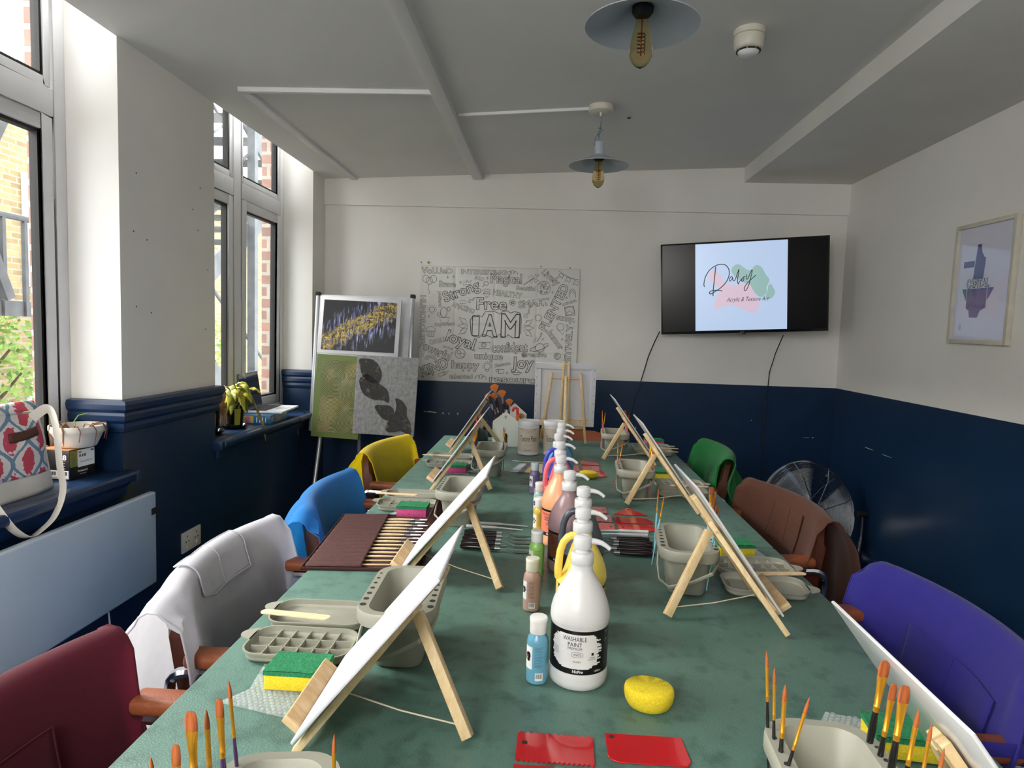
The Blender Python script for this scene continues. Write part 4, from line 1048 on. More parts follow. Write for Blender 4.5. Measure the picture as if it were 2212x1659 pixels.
for k in range(5):
    knife('slim palette knife in the far group beside the lilac bottle, %s from the camera' % ['nearest', 'second', 'third', 'fourth', 'fifth'][k], -.055 + .004 * k, 2.50 + k * .022, 178 + k, 'palette knives in the far group', k)
def whitetool(label, x, y, rz, grp):
    t = thing('spreading_tool', label, 'tool', (x, y, T0 + .0055), R(rz), grp)
    obj('handle', MB().ring([(-.05, 0, 0), (-.048, 0, 0), (-.02, 0, .0), (.03, 0, 0), (.04, 0, 0)], [.003, .0052, .0050, .0045, .0035], 12), plastw, t)
    obj('shaft', MB().ring([(.038, 0, 0), (.07, 0, -.001), (.118, 0, -.003)], [.0028, .0022, .0014], 8), plastw, t)
whitetool('white plastic tool left of the bottles, the farther one', -.208, 1.934, -1, 'white plastic tools left of the bottles')
whitetool('white plastic tool left of the bottles, the nearer one', -.222, 1.898, -2, 'white plastic tools left of the bottles')
whitetool('white plastic tool right of the bottles, the farther one', .215, 1.922, 180, 'white plastic tools right of the bottles')
whitetool('white plastic tool right of the bottles, the nearer one', .208, 1.888, 180, 'white plastic tools right of the bottles')
red = mat('red_acrylic', '#c5161f', .12, coat=.5, vary=.03)
def scraper(label, poly, loc, rz=0, grp=None, hole_at=None):
    t = thing('plastic_scraper', label, 'scraper', (loc[0], loc[1], T0), R(rz), grp)
    obj('blade', MB().prism(poly, 0, .0018), red, t, bevel=.0003, seg=1)
    if hole_at: obj('hole', MB().cyl((hole_at[0], hole_at[1], .0015), (hole_at[0], hole_at[1], .0021), .0042, n=16), hole, t)
def toothed(w, h, top=None, bot=None, amp_t=.0055, amp_b=.004):
    def edge(n, y, amp, d):
        if not n: return []
        pts = []
        for i in range(n):
            a = -w / 2 + w * i / n; pts += [(a + w / n * .02, y), (a + w / n * .5, y + amp * d)]
        return pts
    T_ = [(x, y) for x, y in edge(top, h / 2 - .001, amp_t, 1)] ; B_ = [(x, y) for x, y in edge(bot, -h / 2 + .001, amp_b, -1)]
    return [(-w / 2, -h / 2)] + B_ + [(w / 2, -h / 2)] + [(w / 2, h / 2)] + T_[::-1] + [(-w / 2, h / 2)]
scraper('red scraper with teeth on both long edges in front of the white bottle', toothed(.108, .060, 11, 16), (-.020, .884), -1, 'red scrapers nearest the camera', (-.043, .008))
scraper('smooth red scraper in front of the round yellow sponge', [(-.055, .032), (.055, .032), (.058, -.022), (.052, -.032), (-.040, -.032), (-.050, -.028), (-.055, -.02)], (.108, .895), 0, 'red scrapers nearest the camera', (-.046, .024))
scraper('red scraper cut off by the bottom of the picture', toothed(.108, .058, None, 12), (-.022, .815), 0, 'red scrapers nearest the camera', (-.043, .008))
scraper('square red scraper in the middle group, top left', toothed(.050, .072, 8, 5), (.137, 2.160), 0, 'red scrapers in the middle group', (.014, .0))
scraper('square red scraper in the middle group, left of the rounded ones', toothed(.048, .074, 8, 4), (.146, 2.062), -3, 'red scrapers in the middle group', (.012, .0))
scraper('square red scraper in the middle group, beside the white tools', toothed(.048, .076), (.147, 1.972), -2, 'red scrapers in the middle group', (.012, .0))
scraper('triangular red scraper with a fine toothed edge', [(-.055, -.04), (0, .045), (.055, -.04)] + [(.055 - .11 * i / 28, -.04 - (.005 if i % 2 else 0)) for i in range(1, 28)], (.236, 2.158), 0, 'red scrapers in the middle group', (0, .02))
scraper('long red scraper with one rounded end beside the triangle', [(-.058, -.033), (.060, -.033), (.058, .0), (.045, .026), (.025, .034), (-.050, .034), (-.058, .026)], (.236, 2.053), 0, 'red scrapers in the middle group', (-.045, -.02))
scraper('long red scraper with a pointed end beside the white tools', [(-.055, -.02), (-.045, -.033), (.03, -.033), (.048, -.022), (.062, 0), (.048, .024), (.03, .034), (-.05, .034), (-.058, .02)], (.238, 1.972), 0, 'red scrapers in the middle group', (-.042, 0))
scraper('square red scraper in the far group beside the pumps', toothed(.05, .13, 6, 6), (.078, 2.82), 0, 'red scrapers in the far group')
scraper('rounded red scraper in the far group, farthest away', [(-.04, -.045), (.04, -.045), (.038, .045), (-.03, .045), (-.042, .03)], (.155, 2.955), 0, 'red scrapers in the far group')
scraper('square red scraper in the far group, middle one', [(-.038, -.05), (.04, -.05), (.036, .052), (-.038, .052)], (.155, 2.835), 0, 'red scrapers in the far group')
scraper('rounded red scraper poking out behind the far yellow sponge', [(-.04, -.035), (.03, -.045), (.045, -.03), (.036, .05), (-.03, .05)], (.165, 2.722), 0, 'red scrapers in the far group')
def round_sponge(label, x, y, rx, ry, h, tilt=0):
    m = MB(); pr = [(1e-6, 0), (.70, 0), (.82, .08), (.95, .35), (1.0, .65), (.99, .85), (.95, .96), (.90, 1), (1e-6, 1.0)]
    m.lathe([(a, b) for a, b in pr], n=40, fn=lambda p, a, r, z: Vector((p.x * rx, p.y * ry, z * h + (.0006 * noise.noise(Vector((p.x * 9, p.y * 9, z))) if z > 0 else 0))))
    o = obj('round_sponge', m, foamy, loc=(x, y, T0)); o.rotation_euler = (R(tilt), 0, R(-12)); tag(o, label, 'sponge')
round_sponge('round yellow sponge right of the white bottle', .128, 1.008, .039, .032, .034)
round_sponge('round yellow sponge beside the far red scrapers', .132, 2.655, .037, .034, .024)
# ------------------------------------------------------------------ brush roll
rollm = mat('roll_cloth', '#4b2c2a', .85, vary=.12, vscale=120, bump=.6, bscale=600)
rolle = mat('roll_edge', '#3a1c19', .8)
RZ = R(5)
def brush_roll():
    t = thing('brush_roll', 'brown cloth brush roll lying open with wooden brushes', 'brush roll', (-.48, 1.745, T0), RZ)
    X0, X1, Y0, Y1 = -.158, .105, -.228, .232
    def sh(x, y): return (x - .16 * (y - Y0) * 0, y)
    def base(u, v):
        x = X0 + (X1 - X0 + .02) * u; y = Y0 + (Y1 - Y0) * v
        return (x, y, .0015 + .001 * noise.noise(Vector((x * 20, y * 20, 0))))
    m = MB().grid(base, 20, 30); obj('backing', m, rollm, t, solid=.002)
    def pk(u, v):
        x = X0 + .006 + .135 * u; y = Y0 + .008 + (Y1 - Y0 - .016) * v
        return (x, y, .006 + .0085 * abs(math.sin(v * math.pi * 15)) ** .6 * (.3 + .7 * u) + .0006 * noise.noise(Vector((x * 60, y * 30, 1))))
    pkt = obj('pocket_panel', MB().grid(pk, 24, 150), rollm, t, solid=.0012)
    m = MB()
    for k in range(1, 15):
        v = k / 15; m.ring([pk(i / 10, v)[:2] + (pk(i / 10, v)[2] + .0004,) for i in range(11)], .0005, 5)
    obj('stitching', m, rolle, pkt)
    m = MB(); e = [(X0, Y0), (X1 + .02, Y0), (X1 + .02, Y1), (X0, Y1)]
    m.ring([(x, y, .0035) for x, y in e] , .0042, 6, closed=True, flat=(1, .8)); obj('binding', m, rolle, t)
    # the far flap stands up in a loose peak
    def flap(u, v):
        y = .13 + .12 * v; x = .105 + .03 * math.sin(v * 2.5) + .012 * u
        return (x + .012 * math.sin(u * 5 + v), y, .004 + .10 * u * (1 - abs(v - .55) * 1.55) + .0)
    obj('flap', MB().grid(flap, 14, 18), rollm, t, solid=.0014)
brush_roll()
kinds = ['fine', 'fine', 'round', 'round', 'flat', 'round', 'flat', 'flat', 'wide', 'flat', 'wide', 'wide', 'wide', 'wide']
for k in range(14):
    yl = -.228 + .008 + .444 * (k + .5) / 15; xl = -.078 + .010 * (k % 2)
    kd = kinds[k]; ca, sa = math.cos(RZ), math.sin(RZ)
    W_ = lambda a, b_: (-.48 + a * ca - b_ * sa, 1.745 + a * sa + b_ * ca)
    brush('wood', kd, (*W_(xl, yl), T0 + .0065), (*W_(xl + .165, yl + .002), T0 + .0075), 'wooden brush with white bristles in the brown roll, %s from its near edge' % ORD[k], 'wooden brushes in the brown roll', 0, silver, wtip)
# row of flat wooden brushes beyond the lilac bottle
for k in range(7):
    y = 2.69 + k * .026
    brush('wood', 'wide', (.02 + .003 * k, y, T0 + .006), (-.176 + .005 * k, y - .004, T0 + .006), 'wooden flat brush in the row before the paste tubs, %s from its near end' % ORD[k], 'wooden flat brushes laid in a row', 0, silver, wtip)
t = brush('wood', 'fine', (-.01, 2.905, T0 + .004), (-.18, 2.915, T0 + .004), 'slim silver tool lying beyond the row of flat wooden brushes', None, 0, silver, wtip)

# ------------------------------------------------------------------ house-shaped caddy, its brushes, black pen holder
whitewood = mat('painted_mdf', '#dfe3de', .5, vary=.02)
def caddy():
    t = thing('house_caddy', 'white house-shaped caddy holding fan brushes', 'caddy', (-.250, 3.345, T0))
    W, H, A = .128, .128, .178; dw = .0115; dh = .068
    front = [(-W / 2, 0), (-dw, 0), (-dw, dh - .012)] + [(-dw * math.cos(R(q * 30)), dh - .012 + dw * math.sin(R(q * 30))) for q in range(1, 6)] + [(dw, dh - .012), (dw, 0), (W / 2, 0), (W / 2, H), (0, A), (-W / 2, H)]
    fr = obj('front_gable', MB().prism(front, 0, .004, fn=lambda x, z, o: (x, -.045 + o, z)), whitewood, t)
    obj('motif', MB().prism([(.0075 * math.cos(q * .5236), .151 + .0075 * math.sin(q * .5236)) for q in range(12)], 0, .0006, fn=lambda x, z, o: (x, -.0456 + o, z)).prism([(-.003, .146), (.003, .146), (0, .138)], 0, .0006, fn=lambda x, z, o: (x, -.0456 + o, z)), mat('motif_beige', '#c2ab93', .6), fr)
    obj('back_gable', MB().prism([(-W / 2, 0), (W / 2, 0), (W / 2, H + .02), (0, A + .025), (-W / 2, H + .02)], 0, .004, fn=lambda x, z, o: (x + .035, .125 + o, z)), whitewood, t)
    for sg in (-1, 1): obj('side_wall', MB().b2((sg * W / 2 - .002, -.041, 0), (sg * W / 2 + .002, .125, .118)), whitewood, t)
    obj('floor_board', MB().b2((-W / 2 + .003, -.040, .003), (W / 2 - .003, .124, .007)), whitewood, t)
caddy()
fanm = mat('fan_bristle', '#b5561a', .6, col2='#d27a2e', vscale=120, stretch=(8, 8, .6))
def fan_brush(label, base, tip, r=.028, hcol='darkred', grp='fan brushes in the house caddy'):
    t = thing('fan_brush', label, 'brush', base, rot=dirrot(Vector(tip) - Vector(base))); L = (Vector(tip) - Vector(base)).length
    obj('handle', MB().ring([(0, 0, 0), (0, 0, .04), (0, 0, L * .5), (0, 0, L - r * 1.2 - .03)], [.002, .003, .0045, .0035], 10), HM[hcol], t)
    obj('ferrule', MB().ring([(0, 0, L - r * 1.2 - .034), (0, 0, L - r * 1.2 - .01), (0, 0, L - r * 1.2 + .002)], [.0042, .0045, .0065], 12, flat=(1, .6)), silver, t)
    pts = [(-.005, 0), (.005, 0)] + [(r * math.sin(R(q)), r * 1.3 * math.cos(R(q)) ) for q in range(48, -49, -12)]
    obj('bristles', MB().prism(pts, -.0014, .0014, fn=lambda x, z, o: (x, o, L - r * 1.2 + z)), fanm, t, bevel=.0005, seg=1)
fb = [((-.250, 3.36), (-.318, 3.33, 1.060), .032), ((-.245, 3.36), (-.278, 3.33, 1.032), .032), ((-.235, 3.37), (-.238, 3.35, .987), .027), ((-.265, 3.36), (-.350, 3.34, 1.010), .026), ((-.262, 3.37), (-.315, 3.35, 1.015), .028)]
for k, ((bx, by), tp, r_) in enumerate(fb):
    fan_brush('orange fan brush in the house caddy, ' + ['the tallest one', 'second tallest, spread widest', 'the one nearest the tubs', 'the leftmost one', 'the one behind the canvas tip'][k], (bx, by, T0 + .009), tp, r_)
for k, (bx, tx, tz, kd) in enumerate(((-.272, -.335, .985, 'wide'), (-.258, -.302, .965, 'wide'), (-.240, -.262, .955, 'flat'), (-.225, -.245, .950, 'wide'), (-.262, -.322, .950, 'flat'))):
    brush('darkred', kd, (bx, 3.35 + .01 * k, T0 + .009), (tx, 3.33 + .01 * k, tz), 'dark red handled flat brush in the house caddy, %s one counting from the left' % ['second', 'third', 'fourth', 'last', 'first'][k], 'dark brushes in the house caddy', R(20 * k), silver, mat('dark_bristle', '#2d2320', .7))
t = thing('squeeze_handle_tool', 'tool with a red and orange curved handle in the house caddy', 'tool', (-.215, 3.35, T0 + .009))
obj('red_grip', MB().ring([(-.004, 0, .165), (.0, 0, .178), (.010, 0, .184), (.020, 0, .180), (.022, 0, .150)], [.006, .0065, .007, .0075, .0075], 10, flat=(1, .6)), mat('tool_red', '#cf2a2c', .4), t)
obj('orange_grip', MB().ring([(.022, 0, .150), (.0215, 0, .11), (.020, 0, .004)], [.0075, .007, .004], 10, flat=(1, .6)), mat('tool_orange', '#e2671f', .4), t)
t = thing('pen_holder', 'black ribbed pen holder beside the white house caddy', 'holder', (-.385, 3.45, T0))
obj('cup', MB().loft([rrect(.068, .06, .012, 0), rrect(.072, .064, .014, .003), rrect(.072, .064, .014, .066), rrect(.066, .058, .012, .066), rrect(.064, .056, .012, .006)]), mat('gloss_black', '#0c0c0e', .15, coat=.6), t)
t = thing('scissors', 'scissors with red and black handles standing in the black holder', 'scissors', (-.385, 3.45, T0 + .008))
obj('blades', MB().prism([(-.006, 0), (.006, 0), (.010, .09), (-.010, .09)], -.001, .001, fn=lambda x, z, o: (x, o, z)), silver, t)
for sg, c_ in ((-1, 'red_handle'), (1, 'black_grip')):
    mm = mat(c_, '#d8303c' if sg < 0 else '#18181a', .35)
    obj('finger_loop', MB().ring([(sg * .017 + .013 * math.cos(q / 16 * 6.283), 0, .112 + .024 * math.sin(q / 16 * 6.283)) for q in range(16)], .0048, 8, closed=True), mm, t)
t = thing('shell', 'pinkish scallop shell leaning inside the back of the house caddy', 'shell', (-.180, 3.44, T0 + .125))
m = MB(); m.grid(lambda u, v: ((v) * .030 * math.sin(R(-70 + 140 * u)) * (1 + .03 * math.cos(u * 60)), .006 * math.sin(v * 3.14) * abs(math.cos(u * 30)), v * .030 * math.cos(R(-70 + 140 * u))), 60, 8); obj('shell_body', m, mat('shell_pink', '#c9a184', .5, vary=.1, vscale=200), t, solid=.0015)
# ------------------------------------------------------------------ television
def tv():
    t = thing('television', 'wall-mounted television showing a handwritten logo on pale blue', 'tv', (1.121, 4.135, 1.648))
    t.rotation_euler = (R(2), R(-3.1), R(-11.8))          # turned towards the room and hanging a little crooked
    W, H = .972, .562; bz = mat('tv_bezel', '#0b0b0d', .25, coat=.3)
    obj('casing', MB().b2((-W / 2, 0, -H / 2), (W / 2, .045, H / 2)), bz, t, bevel=.004)
    scr = mat('screen_off', '#07070a', .22, spec=.2)
    s = obj('screen', MB().b2((-W / 2 + .010, -.0015, -H / 2 + .016), (W / 2 - .010, .0005, H / 2 - .010)), scr, t)
    x0, x1 = -.277, .255; z0, z1 = -H / 2 + .018, H / 2 - .012
    lit = emis('screen_pale', '#b4c8e6', .55); k = .0016
    obj('lit_picture', MB().b2((x0, -.0021, z0), (x1, -.0014, z1)), lit, s)
    # logo coordinates measured on the picture: 0..1 across, 0..1 down
    def q(u, v): return (x0 + (x1 - x0) * u, z1 + (z0 - z1) * v)
    def blob(pts, y, mt, nm):
        P = [Vector((*q(*p), 0)) for p in pts]; N = len(P); out_ = []
        for i in range(N):
            a, b, c, d = P[i - 1], P[i], P[(i + 1) % N], P[(i + 2) % N]
            for f in (0, .25, .5, .75):
                out_.append(.5 * ((2 * b) + (c - a) * f + (2 * a - 5 * b + 4 * c - d) * f * f + (3 * b - a - 3 * c + d) * f ** 3))
        obj(nm, MB().prism([(p.x, p.y) for p in out_], 0, .0003, fn=lambda x, z, o: (x, y - o, z)), mt, s)
    pink = [(.16, .32), (.22, .30), (.29, .38), (.33, .46), (.45, .48), (.58, .47), (.64, .56), (.70, .68), (.69, .77), (.62, .80), (.52, .76), (.40, .71), (.30, .73), (.23, .76), (.21, .70), (.24, .60), (.27, .52), (.20, .46), (.15, .40)]
    sg = [(.42, .27), (.48, .25), (.56, .31), (.61, .32), (.66, .27), (.72, .29), (.77, .38), (.81, .44), (.78, .52), (.78, .58), (.73, .63), (.67, .60), (.60, .50), (.52, .45), (.43, .38), (.40, .32)]
    blob(sg, -.0022, emis('logo_sage', '#8fb3b0', .55), 'logo_shape')
    blob([(.80, .50), (.83, .49), (.85, .53), (.87, .57), (.85, .63), (.80, .66), (.77, .62), (.79, .56)], -.0022, emis('logo_sage', '#8fb3b0', .55), 'logo_shape')
    blob(pink, -.0026, emis('logo_pink', '#c9b3c4', .6), 'logo_shape')
    ink = emis('logo_ink', '#050506', .02)
    def pen(m, pts, r):
        P = [Vector((*q(*p), 0)) for p in pts]; out_ = []
        for i in range(len(P) - 1):
            a, b, c, d = P[max(i - 1, 0)], P[i], P[i + 1], P[min(i + 2, len(P) - 1)]
            for f in (0, .2, .4, .6, .8): out_.append(.5 * ((2 * b) + (c - a) * f + (2 * a - 5 * b + 4 * c - d) * f * f + (3 * b - a - 3 * c + d) * f ** 3))
        out_.append(P[-1]); m.ring([(p.x, -.0034, p.y) for p in out_], r, 6, flat=(1, 1))
    m = MB()
    pen(m, [(.226, .265), (.215, .38), (.200, .52), (.197, .60)], .0028)
    pen(m, [(.105, .49), (.095, .46), (.115, .37), (.17, .29), (.25, .245), (.32, .245), (.365, .29), (.375, .36), (.345, .44), (.28, .51), (.21, .555), (.17, .575), (.155, .56), (.18, .54), (.24, .535), (.30, .545)], .0026)
    pen(m, [(.415, .40), (.40, .385), (.38, .41), (.38, .435), (.395, .43), (.415, .40), (.415, .425), (.435, .43), (.455, .38), (.475, .32), (.482, .31), (.475, .36), (.465, .43), (.475, .475), (.485, .45), (.51, .42), (.52, .41), (.51, .43), (.515, .445), (.53, .435), (.535, .41), (.525, .40), (.55, .39)], .0022)
    pen(m, [(.565, .37), (.56, .41), (.575, .42), (.605, .35), (.625, .32), (.61, .40), (.59, .48), (.565, .54), (.545, .55), (.54, .52), (.57, .47), (.62, .42), (.665, .38)], .0022)
    obj('handwriting', m, ink, s)
    m = MB(); vs, fs = text('Acrylic & Texture Art', .245, .034, shear=.45)
    c_ = q(.575, .655); m.add([(c_[0] + v.x, -.0031, c_[1] + v.y) for v in vs], fs); obj('handwriting', m, ink, s)
    m = MB().b2((-.02, -.004, -H / 2 - .008), (.02, .008, -H / 2 + .002)); obj('sensor_bump', m, bz, t, bevel=.002)
    m = MB(); vs, fs = text('LG', .010, .006); m.add([(.003 + v.x, -.0005, -H / 2 + .006 + v.y) for v in vs], fs); m.ring([(-.008 + .0034 * math.cos(a * .5), -.0005, -H / 2 + .006 + .0034 * math.sin(a * .5)) for a in range(12)], .0006, 5, closed=True)
    obj('maker_mark', m, mat('mark_grey', '#8a8a8d', .4), t)
    obj('wall_arm', MB().b2((-.08, .045, -.1), (.10, .07, .1)).b2((-.02, .07, -.03), (.03, .22, .03)), bz, t)
tv()
blackcab = mat('cable_black', '#0b0b0c', .45)
tag(obj('power_cable', MB().ring([(.655, 4.26, 1.36), (.64, 4.33, 1.30), (.61, 4.378, 1.20), (.585, 4.379, 1.10), (.56, 4.379, 1.0), (.53, 4.379, .90), (.51, 4.379, .80), (.49, 4.379, .68)], .0035), blackcab), 'black cable hanging from the left end of the television', 'cable')
tag(obj('power_cable', MB().ring([(1.395, 4.17, 1.36), (1.40, 4.30, 1.25), (1.395, 4.38, 1.12), (1.385, 4.38, .9), (1.375, 4.38, .7), (1.38, 4.38, .5), (1.37, 4.38, .25)], .0032), blackcab), 'black cable hanging from the right end of the television', 'cable')

# ------------------------------------------------------------------ colouring poster
def poster():
    W, H = 1.058, .765
    t = thing('colouring_poster', 'large white colouring poster of outlined words pinned to the wall', 'poster', (-.915, YB - .003, .985))
    paper = mat('poster_paper', '#dddcd6', .7, vary=.015, vscale=4)
    def fz(x, z):
        cre = 0
        for f in (.225, .475, .74):
            cre += math.exp(-((x / W - f) / .006) ** 2) * .0035
        for f in (.26, .5, .74):
            cre += math.exp(-((z / H - f) / .008) ** 2) * .003
        return .004 + .004 * noise.noise(Vector((x * 5, z * 5, 1))) + .0016 * noise.noise(Vector((x * 22, z * 22, 4))) - cre
    m = MB().grid(lambda u, v: (W * u, -fz(W * u, H * v) - .002, H * v), 160, 110); sh = obj('sheet', m, paper, t, solid=.0005)
    def PX(X, Y): return ((X - 135) / 1905 * W, H - (Y - 158) / 1400 * H)
    ink, grey = MB(), MB()
    def put(m, vs, fs, cx_, cz_, ang=0, up=0):
        ca, sa = math.cos(R(ang)), math.sin(R(ang)); o = []
        for v in vs:
            x = cx_ + v.x * ca - v.y * sa; z = cz_ + v.x * sa + v.y * ca
            x = min(max(x, .004), W - .004); z = min(max(z, .004), H - .004)
            o.append((x, -fz(x, z) - .0030 - v.z * .5, z))
        m.add(o, fs)
    SX = W / 1905
    def word(b, X, Y, w, h, ang=0, bold=.0, m=None, shear=0):
        cx_, cz_ = PX(X, Y); vs, fs = text(b, w * SX, h * SX, outline=.018, bold=bold or .022, shear=shear)
        put(m or grey, vs, fs, cx_, cz_, ang)
    for a in (('VoLUeD', 340, 218, 375, 75), ('INTERESTING', 900, 222, 540, 60), ('Brave', 470, 375, 205, 75), ('Magical', 1170, 310, 370, 150), ('BOLD', 850, 297, 110, 45, -12), ('Strong', 640, 470, 460, 170, 22), ('AMAZING', 665, 655, 285, 62, -18),
              ('Free', 1005, 600, 370, 150), ('HEALTHY', 1190, 475, 350, 70, -6), ('SMART', 1505, 575, 370, 90, 8), ('FLENTED', 1745, 620, 600, 110, 65), ('Lively', 1690, 270, 250, 110, -38), ('HUMOROUS', 182, 790, 530, 70, -90), ('patient', 380, 560, 185, 55, -88),
              ('important', 450, 865, 245, 60, 5), ('loyal', 640, 1065, 360, 190, -18), ('confident', 1235, 1115, 430, 120, 3), ('CAPABLE', 360, 1065, 190, 60, 14), ('Powerful', 340, 1180, 410, 115, -22), ('KIND', 325, 1390, 360, 130, 22),
              ('happy', 710, 1360, 340, 130, 0), ('unique', 985, 1245, 340, 110, 0), ('Joy', 1395, 1320, 270, 190, 0), ('talented', 655, 1490, 285, 60, 2), ('resourceful', 1400, 1505, 800, 90, 0), ('Beautiful', 1405, 400, 225, 55, -2),
              ('optimistic', 1925, 560, 180, 50, 18), ('sunny.', 1885, 765, 220, 75, -8), ('humor', 1780, 1010, 260, 80, -52), ('POSITIVELY', 1930, 1130, 620, 80, 88), ('caring', 490, 1145, 130, 35, -14), ('Handsome', 1155, 1325, 190, 45, 12), ('Creative', 1530, 1195, 300, 60, 0)):
        word(*a)
    word('I', 820, 870, 90, 240, 0, .10); word('A', 990, 860, 190, 270, 0, .04); word('M', 1235, 855, 230, 290, 0, .03)
    def line(m, pts, r=.0012, closed=False):
        P = [(*PX(*p),) for p in pts]; m.ring([(x, -fz(x, z) - .0032, z) for x, z in P], r, 5, closed=closed)
    def circ(m, X, Y, r_, a0=0, a1=360, n=22, ry=None, th=.0012): line(m, [(X + r_ * math.cos(R(a0 + (a1 - a0) * i / n)), Y + (ry or r_) * math.sin(R(a0 + (a1 - a0) * i / n))) for i in range(n + (0 if a1 - a0 == 360 else 1))], th, closed=(a1 - a0 == 360))
    # the big double outline round I AM
    big = [(760, 900), (752, 800), (790, 745), (850, 735), (890, 760), (930, 695), (1010, 683), (1075, 700), (1100, 722), (1130, 690), (1190, 675), (1235, 702), (1275, 682), (1345, 695), (1362, 760), (1362, 930), (1330, 990), (1270, 1002), (1215, 965), (1160, 1000), (1105, 960), (1080, 1000), (1020, 1005), (975, 985), (900, 965), (870, 1005), (800, 1000), (765, 960)]
    line(ink, big, .0019, True)
    for s_, X in ((-1, 735), (1, 1385)):
        for dy, dx, ll in ((-60, 45, 70), (0, 30, 100), (60, 45, 70)):
            cx0, cy0 = X + s_ * 10, 875 + dy * .4; tx, ty = X + s_ * (dx + ll), 875 + dy * 1.7
            px, py = -(ty - cy0) * .22, (tx - cx0) * .22
            line(ink, [(cx0, cy0), ((cx0 + tx) / 2 + px, (cy0 + ty) / 2 + py), (tx, ty), ((cx0 + tx) / 2 - px, (cy0 + ty) / 2 - py)], .0015, True)
    for X, Y in ((210, 318), (300, 318), (250, 342)): circ(grey, X, Y, 38, ry=44)
    line(grey, [(250, 390), (235, 430), (260, 480), (240, 500)]); circ(ink, 290, 688, 32)
    for i in range(12): a = R(i * 30); line(ink, [(290 + 44 * math.cos(a), 688 + 44 * math.sin(a)), (290 + 60 * math.cos(a), 688 + 60 * math.sin(a))])
    line(ink, [(385, 780), (405, 845), (480, 845), (505, 780)], .0013, True); circ(ink, 432, 715, 38, ry=62); circ(ink, 490, 675, 18, ry=26); circ(ink, 372, 745, 20)
    line(ink, [(660, 380), (668, 330), (690, 355), (705, 320), (722, 350), (750, 322), (748, 375)], .0013, True)
    line(ink, [(900, 480), (985, 480), (940, 525)], .0015, True); line(ink, [(900, 480), (920, 455), (965, 455), (985, 480)], .0013)
    for i in range(6): a = R(-150 + i * 24); line(ink, [(942 + 48 * math.cos(a), 470 + 38 * math.sin(a)), (942 + 66 * math.cos(a), 470 + 56 * math.sin(a))])
    circ(grey, 930, 355, 26); line(grey, [(910, 375), (888, 402)])
    circ(ink, 1618, 388, 80, th=.0010)
    rnd = random.Random(5)
    for i in range(60):
        a = rnd.uniform(0, 6.28); r_ = 72 * rnd.random() ** .5; X, Y = 1618 + r_ * math.cos(a), 388 + r_ * math.sin(a); circ(grey, X, Y, rnd.uniform(5, 11), rnd.uniform(0, 180), rnd.uniform(200, 340), 6, th=.0008)
    line(ink, [(1375, 360), (1480, 290)], .0016)
    for i in range(4): a = R(20 + i * 90); c = (1490, 283); line(ink, [c, (c[0] + 70 * math.cos(a), c[1] + 60 * math.sin(a)), (c[0] + 50 * math.cos(a + .8), c[1] + 50 * math.sin(a + .8))], .0013, True)
    line(ink, [(1790, 185), (1870, 240), (1950, 270), (2025, 285)], .0014)
    for X, Y in ((1800, 210), (1885, 255), (1980, 290)): line(ink, [(X, Y), (X - 20, Y + 55), (X + 8, Y + 40), (X + 30, Y + 65), (X + 45, Y + 20)], .0014, True)
    line(ink, [(1870, 615), (1975, 595), (1995, 700), (1885, 718)], .0018, True); line(ink, [(1885, 628), (1965, 610), (1980, 690), (1898, 705)], .0012, True); line(ink, [(1895, 695), (1930, 650), (1975, 685)])
    circ(grey, 1955, 450, 38, 180, 360, 14, ry=55); circ(grey, 1955, 450, 22, 180, 360, 12, ry=34); line(grey, [(1917, 450), (1922, 495)]); line(grey, [(1993, 450), (1995, 495)])
    circ(ink, 1562, 750, 38); circ(ink, 1805, 1205, 40); circ(ink, 1805, 1205, 26, 0, 300, 16); circ(ink, 1805, 1205, 12, 60, 360, 10)
    circ(ink, 1595, 1110, 52, th=.0014)
    line(ink, [(1480, 1150), (1530, 1160), (1620, 1125), (1700, 1075), (1690, 1055), (1640, 1065)], .0015); line(ink, [(1480, 1150), (1485, 1125), (1550, 1090)], .0015)
    circ(grey, 1830, 850, 42); line(grey, [(1792, 875), (1862, 945), (1868, 860)])
    circ(ink, 642, 1212, 60); circ(grey, 625, 1195, 22); circ(grey, 665, 1230, 24)
    line(ink, [(865, 1065), (1000, 1065), (1000, 1140), (865, 1140)], .0013, True); circ(ink, 922, 1100, 30); circ(ink, 922, 1100, 18)
    circ(ink, 282, 945, 55, 180, 360, 14); line(ink, [(228, 950), (245, 1015), (318, 1018), (336, 950)], .0013, True)
    for i in range(4): line(ink, [(245 + i * 22, 955), (255 + i * 18, 1012)], .0009)
    for r_ in (75, 58, 42): circ(grey, 285, 1315, r_, 195, 345, 16)
    circ(ink, 972, 1355, 35, 0, 360, 18, ry=40); line(ink, [(955, 1390), (960, 1420), (985, 1420), (990, 1390)])
    for i in range(9): a = R(-200 + i * 27); line(ink, [(972 + 48 * math.cos(a), 1355 + 48 * math.sin(a)), (972 + 64 * math.cos(a), 1355 + 64 * math.sin(a))], .0009)
    line(ink, [(1100, 1385), (1175, 1385), (1165, 1435), (1112, 1438)], .0014, True); circ(ink, 1093, 1405, 15)
    line(ink, [(1265, 1420), (1390, 1418), (1355, 1445), (1295, 1445)], .0012, True); line(ink, [(1290, 1418), (1328, 1385), (1365, 1418)])
    line(grey, [(155, 1195), (210, 1205), (185, 1240), (205, 1245), (165, 1275), (175, 1230)], .001, True)
    for X, Y in ((900, 1485), (860, 1500), (935, 1500), (1240, 218), (1205, 228), (1275, 230)): circ(grey, X, Y, 26, 150, 390, 12)
    circ(grey, 1252, 575, 14)
    for i in range(5): a = R(i * 72); circ(ink, 1252 + 24 * math.cos(a), 575 + 24 * math.sin(a), 15, n=10, th=.001)
    circ(grey, 1408, 1205, 10)
